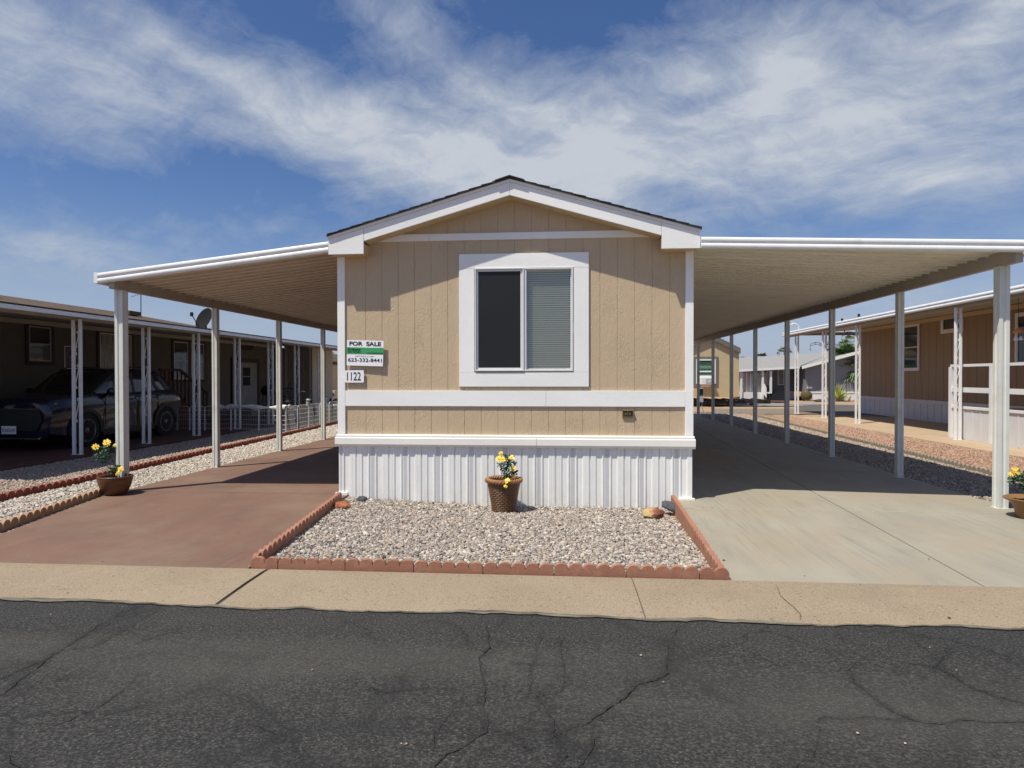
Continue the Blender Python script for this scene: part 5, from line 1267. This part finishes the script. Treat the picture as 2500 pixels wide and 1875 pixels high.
# ================================================================ RIGHT NEIGHBOUR
WR = 12.2
rn = thing('neighbour_house', 'brown sided house with white skirting and a wide eave on the right', 'house', (WR, 12, 0))
yc = at(2100, 968, WR, 0)[1]
bx('wall', 'wall_brown', rn, WR, WR+4.3, -2, yc, .62, 3.28)
m = MB(); y = yc
while y > -2: m.box(WR-.006, WR+.001, y-.012, y, .64, 3.25); y -= .41
m.build('wall_batten', 'wall_brown', rn)
m = MB(); pr = []; y = -2.0
while y < yc: pr += [(WR-.03, y), (WR-.03, y+.18), (WR-.045, y+.185), (WR-.045, y+.215), (WR-.03, y+.22)]; y += .4
m.prism(pr, 2, .006, .56, closed=False); m.build('skirting', 'porch_white', rn); bx('skirting_cap', 'porch_white', rn, WR-.06, WR-.002, -2, yc+.03, .56, .68)
bx('corner_board', 'window_white', rn, WR-.012, WR+.06, yc-.002, yc+.03, .68, 3.25)
bx('eave_board', 'soffit_tan', rn, WR-.05, WR-.002, -2, yc+.1, 3.17, 3.29)
a, b = at(2205, 794, WR, 0), at(2246, 905, WR, 0); windowx(rn, -1, WR-.008, b[1], a[1], b[2], a[2], fm='window_white', ft=.07)
a, b = at(2300, 772, WR, 0), at(2354, 809, WR, 0); windowx(rn, -1, WR-.008, b[1], a[1], b[2], a[2], fm='window_white', mid=False, ft=.09)
a, b = at(2482, 765, WR, 0), at(2600, 890, WR, 0); windowx(rn, -1, WR-.008, b[1], a[1], max(.9, b[2]), a[2], fm='window_white', ft=.07)
m = MB(); m.add([(WR-.3, -2, 3.33), (WR-.3, yc+.3, 3.33), (WR+2.1, yc+.3, 3.95), (WR+2.1, -2, 3.95), (WR+4.6, -2, 3.33), (WR+4.6, yc+.3, 3.33)], [(0, 1, 2, 3), (3, 2, 5, 4), (1, 5, 2), (0, 3, 4)]); m.build('roof', 'roof_grey', rn)
rc = thing('neighbour_carport', 'white edged patio awning with ribbed ceiling along the brown house', 'carport', (9.5, 10, 0))
yE = at(1918, 835, 9.4, 0)[1]
m = MB(); pr = []; y = -2.0
while y < yE: pr += [(y, 0), (y+.30, 0), (y+.31, .03), (y+.34, .03), (y+.35, 0)]; y += .4
A = [(9.3, yy, 3.07+d) for yy, d in pr]; B = [(WR, yy, 3.31+d*.3) for yy, d in pr]; n_ = len(A); m.add(A+B, [(i, i+1, n_+i+1, n_+i) for i in range(n_-1)]); m.build('roof_pan', 'pan_metal_shaded', rc)
poly = []
for z0 in (0.0, .075):
    for i in range(7): a_ = -math.pi/2+math.pi*i/6; poly.append((9.3-.02*math.cos(a_)-.012, 3.045+z0+.034+.034*math.sin(a_)))
    poly.append((9.296, 3.045+z0+.071))
m = MB(); m.prism([(9.33, 3.045)]+poly+[(9.33, 3.20)], 1, -2.0, yE); m.build('gutter', 'white_metal', rc, smooth=35)
bx('beam', 'beam_metal', rc, 9.46, 9.54, -2, yE-.1, 3.0, 3.07); bx('end_fascia', 'beam_metal', rc, 9.34, WR+1.2, yE-.06, yE, 3.08, 3.2)
RP = [(1945, 'farthest, at the end of the awning'), (2012, 'second from the far end, carrying a plant bracket'), (2094, 'third from the far end, at the brown house corner'), (2338, 'nearest, standing at the white porch panel')]
rp0 = None; RY = []
for u, nm in RP:
    y = at(u, 1000, 9.5, 0)[1]; RY.append(y)
    if rp0 is None: o = rp0 = scroll_post('scroll_post', '', 'twin tube scroll posts of the right awning', 3.0, tw=.05, gap=.055)
    else: o = copy_tree(rp0)
    o.location = (9.5, y, 0.006); o['label'] = 'white twin tube scroll post '+nm
for y, nm in ((RY[1], 'second scroll post from the far end'), (RY[2], 'scroll post at the brown house corner')):
    z = at(2012, 845, 9.5, 0)[2] if y == RY[1] else at(2094, 820, 9.5, 0)[2]
    m = MB(); yy = y; m.tube([(9.46, yy, z-.25), (9.46, yy, z+.15)], .012, 6)
    arc = [(9.46-.42*q, yy, z+.04+.09*math.sin(math.pi*q*.9)) for q in (0, .2, .4, .6, .8, 1)]
    m.tube(arc+[(9.02, yy, z-.10), (9.05, yy, z-.16), (9.09, yy, z-.13)], .010, 6); m.tube([(p[0], p[1], p[2]-.07) for p in arc], .008, 6)
    for q in (1, 3): m.tube([(arc[q][0], yy, arc[q][2]-.07), (arc[q][0]-.03, yy, arc[q][2]-.03), (arc[q][0], yy, arc[q][2])], .012, 5)
    tag(m.build('plant_bracket', 'black_metal', loc=(9.46, y, z), smooth=True), 'black curled plant bracket on the '+nm, 'bracket')
# porch with white panels and rail
po = thing('porch_railing', 'white porch side with solid lower panels and open rails beside the right awning', 'porch', (9.65, 6, 0)); DX = 9.66
y0, y1 = at(2322, 1070, DX, 0)[1], -1.5
m = MB(); m.box(DX, DX+.04, y1, y0, .006, .70); 
po1 = m.build('panel', 'porch_white', po); m = MB(); y = y0-.2
while y > y1: m.box(DX-.012, DX-.001, y-.02, y, .02, .69); y -= .3
m.build('panel_groove', 'porch_white', po1)
for nm, z0, z1 in (('top_rail', 1.66, 1.72), ('middle_rail', 1.08, 1.19), ('lower_rail', .702, .76)): bx(nm, 'window_white', po, DX-.03, DX+.05, y1, y0, z0, z1, bevel=.003)
for u in (2323, 2423, 2560): y = at(u, 1000, DX, 0)[1]; bx('rail_post', 'window_white', po, DX-.045, DX+.06, y-.05, y+.05, .0065, 1.655 if u > 2400 else 1.66, bevel=.003)
bx('deck', 'concrete_tan', po, DX+.045, WR-.05, y1, y0, .60, .70)
a = at(2486, 807, 9.8, 0); wc = thing('wind_chime', 'copper roofed wind chime with small white bells hanging by the porch', 'wind chime', (a[0], a[1], a[2]+.5))
MB().tube([tuple(a), (a[0], a[1], 3.05)], .004, 5).build('cord', 'black_metal', wc)
MB().lathe([(.001, .08), (.10, -.03), (.10, -.045)], tuple(a), 8).build('roof', 'copper', wc)
for q in range(4): ang = q*math.pi/2+.4; MB().lathe([(.001, -.12), (.015, -.12), (.035, -.19), (.03, -.195)], (a[0]+.06*math.cos(ang), a[1]+.06*math.sin(ang), a[2]), 8).build('bell', 'window_white', wc)
d = at(2062, 790, 11.3, 0); dish((11.3, d[1], 3.15), .12, (-.7, -.6, .3), 'small grey roof dish nearest on the right awning roof', 'post_grey'); d = at(2097, 780, 11.6, 0); dish((11.6, d[1], 3.05), .24, (.2, .5, .85), 'wide pale satellite dish seen from behind on the right awning roof', 'porch_white')

# ================================================================ FAR RIGHT: tan gabled house on frame
TY = 25.0
tn = thing('distant_house', 'tan gabled house raised on a steel frame beyond the right carport', 'house', (6.5, TY, 0))
def T(u, v, y=TY): q = at(u, v, y); return q[0], q[2]
xr_, zb_ = T(1804, 969); xp_, zp_ = T(1733, 826); _, ze_ = T(1804, 862); xl_ = xp_-(xr_-xp_)*1.15; zl_ = ze_
m = MB(); m.prism([(xl_, zb_), (xr_, zb_), (xr_, ze_), (xp_, zp_), (xl_, zl_)], 1, TY, TY+12); m.build('wall', 'wall_yellow_tan', tn)
m = MB(); 
for s, xe in ((1, xr_+.04), (-1, xl_-.04)):
    m.prism([(xp_, zp_-.02), (xe, ze_-.02), (xe, ze_+.24), (xp_, zp_+.24)], 1, TY-.15, TY+12.1)
m.build('roof', 'fascia_grey', tn)
wx_a, wz_a = T(1693, 871); wx_b, wz_b = T(1753, 943)
m = MB(); frame(m, wx_a, wx_b, wz_b, wz_a, .12, TY-.04, TY); wd = m.build('window', 'fascia_grey', tn)
m = MB(); frame(m, wx_a+.12, wx_b-.12, wz_b+.12, wz_a-.12, .07, TY-.06, TY); zz = T(1720, 907)[1]; m.box(wx_a+.19, wx_b-.19, TY-.05, TY, zz-.035, zz+.035); m.build('sash', 'window_white', wd)
MB().box(wx_a+.19, wx_b-.19, TY-.03, TY-.005, wz_b+.19, wz_a-.19).build('pane', 'glass_green', wd)
m = MB(); z1 = T(1720, 917)[1]; m.box(wx_a+.19, wx_b-.19, TY-.035, TY-.03, wz_b+.19, z1); m.build('filler_panel', 'window_white', wd)
ac = thing('window_air_conditioner', 'white window air conditioner on a bracket in the tan house window', 'air conditioner', (wx_a+.7, TY-.4, wz_b))
ax0, az1 = T(1707, 921); ax1, az0 = T(1738, 939)
MB().box(ax0, ax1, TY-.45, TY-.04, az0, az1).build('casing', 'window_white', ac, bevel=.02)
MB().box(ax0+.22, ax1-.04, TY-.458, TY-.452, az0+.06, az1-.08).build('grille', 'post_grey', ac)
MB().box(ax0+.32, ax1-.12, TY-.463, TY-.459, (az0+az1)/2-.03, (az0+az1)/2+.01).build('vent_bar', 'window_white', ac)
m = MB(); m.prism([(TY-.42, az0-.02), (TY-.002, az0-.02), (TY-.002, az0-.12)], 0, ax0+.05, ax1-.1); m.build('bracket', 'window_white', ac)
m = MB(); zf1 = T(1750, 977)[1]
m.box(xl_, xr_+1.6, TY+.3, TY+.4, zf1-.18, zf1-.02); m.box(xl_, xr_, TY+2.6, TY+2.7, zf1-.18, zf1-.02)
for k in range(9): m.box(xl_+.3+k*.5, xl_+.38+k*.5, TY+.2, TY+2.7, zf1-.05, zf1+.02)
for k in range(4): m.box(xl_+.4+k*1.1, xl_+.7+k*1.1, TY+.4, TY+.8, -.04, zf1-.18)
m.build('steel_frame', 'black_metal', tn)
# utility pedestal
uy = 18.7; ub = thing('utility_pedestal', 'grey electric meter pedestal with conduit beside the far carport post', 'utility box', (5.95, uy, 0))
bx('box', 'post_grey', ub, 5.82, 6.05, uy, uy+.15, .42, .98, bevel=.008); bx('cover', 'dish_grey', ub, 5.84, 6.03, uy-.02, uy-.002, .72, .96)
m = MB(); m.tube([(5.90, uy+.07, .42), (5.90, uy+.07, -.03)], .03, 8); m.tube([(6.0, uy+.07, .42), (6.02, uy+.07, .2), (6.08, uy+.07, .02), (6.14, uy+.07, -.03)], .022, 8); m.build('conduit', 'post_grey', ub)
# pale boxes, cone etc. by the grey house
GY = 33.0
gh = thing('distant_house', 'blue grey house with pale grey shingle roof and white skirting on the right', 'house', (14, GY, 0))
def Gq(u, v, y=GY): q = at(u, v, y); return q[0], q[1], q[2]
cA = np.array(gp(1880, 968)); 
wz1_, wb_ = Gq(1966, 893)[2], Gq(1966, 956)[2]
# left wing (in shade under a porch) and right gable end
xL, xC, xR = Gq(1803, 900)[0], Gq(1966, 900)[0], Gq(2160, 900)[0]; zE = Gq(1966, 893)[2]; zP = Gq(2110, 853)[2]; xP = Gq(2118, 850)[0]
m = MB(); m.prism([(xC, .50), (xR, .50), (xR, zE+.4), (xP, zP), (xC, zE)], 1, GY, GY+9); m.build('gable_wall', 'wall_grey_blue', gh)
m = MB(); m.box(xL+1.2, xC-.002, GY+2.0, GY+9, .5, zE); m.build('porch_wall', 'wall_grey_blue', gh)
bx('skirting', 'window_white', gh, xC+.01, xR, GY-.03, GY-.002, -.02, .498); bx('skirting_cap', 'window_white', gh, xC-.02, xR, GY-.06, GY-.031, .44, .53)
bx('porch_skirting', 'window_white', gh, xL+1.2, xC-.01, GY+1.9, GY+1.998, -.02, .5)
m = MB(); 
m.add([(xC-.3, GY-.5, zE-.06), (xP, GY-.5, zP+.06), (xP, GY+9.2, zP+.06), (xC-.3, GY+9.2, zE-.06)], [(0, 1, 2, 3)]); m.add([(xP, GY-.5, zP+.06), (xR+1, GY-.5, zP-.4), (xR+1, GY+9.2, zP-.4), (xP, GY+9.2, zP+.06)], [(0, 1, 2, 3)])
zr2 = Gq(1966, 893)[2]
m.add([(xL-.1, GY+.1, zE-.22), (xC-.3, GY+.1, zE-.02), (xP-.1, GY+4.5, zP+.02), (xL-.1, GY+4.6, zE+.55)], [(0, 1, 2, 3)])
m.build('roof', 'roof_grey', gh)
m = MB(); m.loft([[(xC-.35, GY-.52, zE-.20), (xC-.35, GY-.46, zE-.20), (xC-.35, GY-.46, zE-.05), (xC-.35, GY-.52, zE-.05)], [(xP, GY-.52, zP-.08), (xP, GY-.46, zP-.08), (xP, GY-.46, zP+.07), (xP, GY-.52, zP+.07)]])
m.loft([[(xL-.1, GY+.05, zE-.36), (xL-.1, GY+.1, zE-.36), (xL-.1, GY+.1, zE-.22), (xL-.1, GY+.05, zE-.22)], [(xC-.3, GY+.05, zE-.16), (xC-.3, GY+.1, zE-.16), (xC-.3, GY+.1, zE-.02), (xC-.3, GY+.05, zE-.02)]])
m.build('fascia', 'white_paint', gh)
for u in (1812, 1865, 1885): x = Gq(u, 900)[0]; bx('porch_post', 'window_white', gh, x-.06, x+.06, GY+.2, GY+.32, -.04, zE-.30)
for u0, u1 in ((1898, 1914), (1852, 1857), (1872, 1878)):
    q0, q1 = Gq(u0, 902, GY+2), Gq(u1, 940, GY+2); m = MB(); frame(m, q0[0], q1[0], q1[2], q0[2], .06, GY+1.95, GY+1.998); wq = m.build('window', 'window_white', gh); MB().box(q0[0]+.05, q1[0]-.05, GY+1.97, GY+1.997, q1[2]+.05, q0[2]-.05).build('pane', 'glass_curtain', wq)
q0, q1 = Gq(1970, 944), Gq(1983, 949); MB().box(q0[0], q1[0], GY-.03, GY-.002, q1[2], q0[2]).build('wall_vent', 'window_white', gh)
# pale screened room at left of grey house
x0, x1 = Gq(1818, 902)[0], Gq(1842, 902)[0]
m = MB(); m.box(x0, x1+.9, GY+.6, GY+2, .5, zE-.4); m.build('screen_room', 'shed_tan', gh)
for k in range(4): q = x0+(x1-x0)*k/2.5; bx('screen_frame', 'window_white', gh, q, q+.06, GY+.55, GY+.598, .5, zE-.4)
bx('porch_base', 'window_white', gh, x0-.1, x1+1.1, GY+.3, GY+.54, -.04, .48)
stp = thing('porch_steps', 'small white stair railing and dark steps in front of the grey house', 'steps', Gq(1875, 960)); sx0 = Gq(1868, 960)[0]
m = MB()
for k in range(4): m.box(sx0, sx0+1.3, GY-.3+k*.25, GY-.05+k*.25, -.03, .12+k*.14)
m.build('tread', 'black_metal', stp); MB().loft([[(sx0, GY-.3, .75), (sx0, GY-.25, .75), (sx0, GY-.25, .15), (sx0, GY-.3, .15)], [(sx0-.05, GY+1.0, 1.4), (sx0, GY+1.0, 1.4), (sx0, GY+1.0, .7), (sx0-.05, GY+1.0, .7)]]).build('side_panel', 'window_white', stp)

# white cone, round cacti, small rocks
def place(u, v): q = gp(u, v, -.05); return (q[0], q[1], -.05)
p = place(1905, 977); m = MB(); m.lathe([(.30, 0), (.26, .02), (.17, .42), (.10, .46)], p, 6); tag(m.build('planter_cone', 'white_paint', loc=p), 'white tapered planter standing in front of the grey house', 'planter')
for u, v, s, lb in ((1890, 978, .26, 'small round brown cactus left of the white tapered planter'), (1969, 979, .36, 'larger round brown cactus right of the white tapered planter')):
    p = place(u, v); m = MB(); prof = [(s*math.sin(math.pi*k/10)*.95 if k else .01, s*.95-s*math.cos(math.pi*k/10)) for k in range(1, 11)]; m.lathe([(.3*s, 0)]+prof, p, 14); tag(m.build('barrel_cactus', 'cactus', loc=p, smooth=60), lb, 'cactus')
p = place(2001, 981); rock('rock', (p[0], p[1], .02), .35, .25, .09, 'rock_dark', 'low dark stone lying between the round cactus and the agave', 31)
# agave
p = place(2047, 980); ag = thing('agave_plant', 'yellow green spiky agave beside the fan palm trunk', 'agave', p); m = MB(); r_ = random.Random(4)
for k in range(60):
    a = r_.uniform(0, 2*math.pi); e = r_.uniform(.05, 1.45); L = r_.uniform(.75, 1.15); d = Vector((math.cos(a)*math.cos(e), math.sin(a)*math.cos(e), math.sin(e))); sd = d.cross(Vector((0, 0, 1))).normalized(); up = sd.cross(d); B = Vector(p)+Vector((0, 0, .12)); wv = .05
    m.add([B-sd*wv, B+sd*wv, B+d*L*.5+sd*wv*1.1-up*.03, B+d*L-Vector((0, 0, .03)), B+d*L*.5-sd*wv*1.1-up*.03, B+d*L*.45+up*.015*-1], [(0, 1, 2, 5), (0, 5, 4), (5, 2, 3), (5, 3, 4)])
m.build('leaves', 'agave_leaf', ag)

def fan_palm(base, h, tr, R, nf, seed, label, tm='palm_trunk_far', lm='palm_green_far', blades=12, skirt=False, group=None):
    r_ = random.Random(seed); t_ = thing('palm_tree', label, 'palm tree', base, group); b = Vector(base); m = MB()
    ks = 24 if skirt else 8; rings = []
    for i in range(ks+1):
        f = i/ks; rr = tr*(1.25-.4*f)*(1+(.16*(i % 2) if skirt else 0)); c = b+Vector((.04*math.sin(f*2), 0, h*f)); rings.append([tuple(c+Vector((rr*math.cos(2*math.pi*k/10+i*.3)*(1+(.12*r_.random() if skirt else 0)), rr*math.sin(2*math.pi*k/10+i*.3), 0))) for k in range(10)])
    m.loft(rings); m.build('trunk', tm, t_)
    m = MB(); top = b+Vector((0, 0, h))
    for k in range(nf):
        a = r_.uniform(0, 2*math.pi); e = r_.uniform(-.75, 1.35) if not skirt else r_.uniform(-.9, 1.3); d = Vector((math.cos(a)*math.cos(e), math.sin(a)*math.cos(e), math.sin(e))); L = R*r_.uniform(.45, .62); hub = top+d*L
        sd = d.cross(Vector((0, 0, 1))).normalized(); up = sd.cross(d)
        m.add([top-sd*.012, top+sd*.012, hub+sd*.008, hub-sd*.008], [(0, 1, 2, 3)])
        for j in range(blades):
            g_ = (j/(blades-1)-.5)*2.5; bd = (d*math.cos(g_)+sd*math.sin(g_)).normalized(); bl_ = R*r_.uniform(.40, .55); w_ = R*(.06 if blades < 12 else .036); n_ = bd.cross(up).normalized(); tip = hub+bd*bl_-Vector((0, 0, bl_*r_.uniform(.12, .4)))
            m.add([hub, hub+bd*bl_*.55+n_*w_, tip, hub+bd*bl_*.55-n_*w_], [(0, 1, 2, 3)])
    m.build('crown', lm, t_); return t_
pb0 = gp(2083, 978, -.05); fan_palm((pb0[0], pb0[1], -.05), 2.2, .24, 1.65, 60, 2, 'shaggy trunked fan palm in front of the blue grey house', 'palm_trunk', 'palm_green', 16, True)
def farpalm(u, v, Y, R, label, seed):
    q = at(u, v, Y); fan_palm((q[0], Y, -.05), q[2]+.05, .13, R*.85, 26, seed, label, blades=7)
farpalm(1915, 862, 60, .95, 'distant palm rising left of the grey house roof ridge, half behind a post', 3)
farpalm(1858, 880, 62, 1.15, 'distant bushy palm between the dark carport posts above the porch roof', 4)
farpalm(1815, 888, 50, .9, 'low distant palm crown right of the tan house eave', 5)
farpalm(1900, 881, 75, .7, 'tiny distant palm top just above the grey roof', 6)
farpalm(2062, 848, 60, 1.0, 'shorter distant palm of the pair above the grey gable', 7)
farpalm(2078, 840, 62, 1.3, 'taller distant palm of the pair above the grey gable', 8)
farpalm(2030, 845, 64, .9, 'distant palm hidden mostly behind the second dark carport post', 9)
farpalm(806, 877, 60, 1.2, 'distant palm above the grey roof left of the tan mobile home', 10)
# street lamp
q = at(1950, 800, 42); lb_ = thing('street_lamp', 'tall white curved arm street lamp behind the right awning', 'street lamp', (q[0], 42, -.05)); zt_ = at(1950, 797, 42)[2]; q2 = at(1933, 792, 42)
MB().tube([(q[0], 42, -.05), (q[0], 42, zt_)]+[(q[0]-(q[0]-q2[0])*f, 42, zt_+.22*math.sin(f*2.2)) for f in (.2, .5, .8, 1)], .055, 8).build('pole', 'white_paint', lb_, smooth=True)
MB().box(q2[0]-.25, q2[0]+.05, 41.95, 42.05, q2[2]-.04, q2[2]+.04).build('lamp_head', 'white_paint', lb_)

# ================================================================ FAR LEFT houses
KY = 27.0
kh = thing('distant_house', 'khaki house with white sash windows beyond the left carport shed', 'house', (-13, KY, 0))
def K(u, v, y=KY): q = at(u, v, y); return q[0], q[2]
x0, _ = K(700, 900); x1, zt_ = K(799, 884); _, zb_ = K(780, 975)
m = MB(); m.box(x0, x1, KY, KY+10, max(zb_, .1), zt_); m.build('wall', 'wall_khaki', kh)
m = MB(); xa, za = K(740, 862); m.prism([(x0, za+.2), (xa, za+.1), (x1+.1, zt_+.05), (x1+.1, zt_-.12), (x0, zt_-.12)], 1, KY-.3, KY+10.2); m.build('roof', 'shingle_brown', kh)
q0, q1 = K(762, 893), K(771, 943); m = MB(); frame(m, q0[0]-.25, q1[0], q1[1], q0[1], .07, KY-.05, KY); zz = (q0[1]+q1[1])/2; m.box(q0[0]-.2, q1[0]-.05, KY-.045, KY, zz-.03, zz+.03); wd = m.build('window', 'window_white', kh); MB().box(q0[0]-.2, q1[0]-.05, KY-.03, KY-.004, q1[1]+.05, q0[1]-.05).build('pane', 'glass_dark', wd)
q0, q1 = K(774, 903), K(779, 968); m = MB(); frame(m, q0[0], q1[0]+.2, q1[1], q0[1], .05, KY-.05, KY); wd = m.build('window', 'window_white', kh); MB().box(q0[0]+.04, q1[0]+.16, KY-.03, KY-.004, q1[1]+.05, q0[1]-.05).build('pane', 'glass_curtain', wd)
LY = 34.0
lh = thing('distant_house', 'plain grey house with low grey roof left of the tan mobile home', 'house', (-14, LY, 0))
x0, zt_ = K(790, 897, LY); x1, _ = K(905, 900, LY); _, zb_ = K(800, 972, LY)
bx('wall', 'wall_grey', lh, x0, x1, LY, LY+8, max(zb_, .0), zt_)
m = MB(); xp, zp = K(800, 883, LY); xq, zq = K(845, 896, LY); m.add([(x0-.2, LY-.2, zt_), (x1+.3, LY-.2, zt_), (x1-1.5, LY+4, zp+.35), (x0+1.2, LY+4, zp+.35), (x0-.2, LY+8.2, zt_), (x1+.3, LY+8.2, zt_)], [(0, 1, 2, 3), (3, 2, 5, 4), (0, 3, 4), (1, 5, 2)]); m.build('roof', 'roof_grey', lh)
q0, q1 = K(807, 902, LY), K(815, 911, LY); m = MB(); frame(m, q0[0], q1[0], q1[1], q0[1], .05, LY-.04, LY); wd = m.build('window', 'window_white', lh); MB().box(q0[0]+.04, q1[0]-.04, LY-.03, LY-.004, q1[1]+.04, q0[1]-.04).build('pane', 'glass_dark', wd)
bx('skirting', 'porch_white', lh, x0-.01, x1, LY-.05, LY-.002, -.02, .5)
q = gp(810, 975, 0); acu = thing('air_conditioner_unit', 'beige outdoor air conditioner unit by the grey house', 'air conditioner', (q[0], q[1], 0))
q0, q1 = K(804, 954, 26), K(817, 972, 26); MB().box(q0[0], q1[0], 26, 26.5, max(-.03, q1[1]), q0[1]).build('casing', 'shed_tan', acu, bevel=.02); MB().lathe([(.12, -.0), (.11, .02)], ((q0[0]+q1[0])/2, 25.98, (q0[1]+q1[1])/2), 14, 1).build('fan_grille', 'black_plastic', acu)
sheet('far_pavement', [tuple(gp(*p)[:2]) for p in [(700, 990), (830, 985), (830, 1000), (700, 1008)]], -.02, 'roof_grey')
sheet('gravel_strip', [tuple(gp(*p)[:2]) for p in [(700, 1012), (830, 1004), (830, 1020), (700, 1030)]], -.03, 'gravel_base_grey')
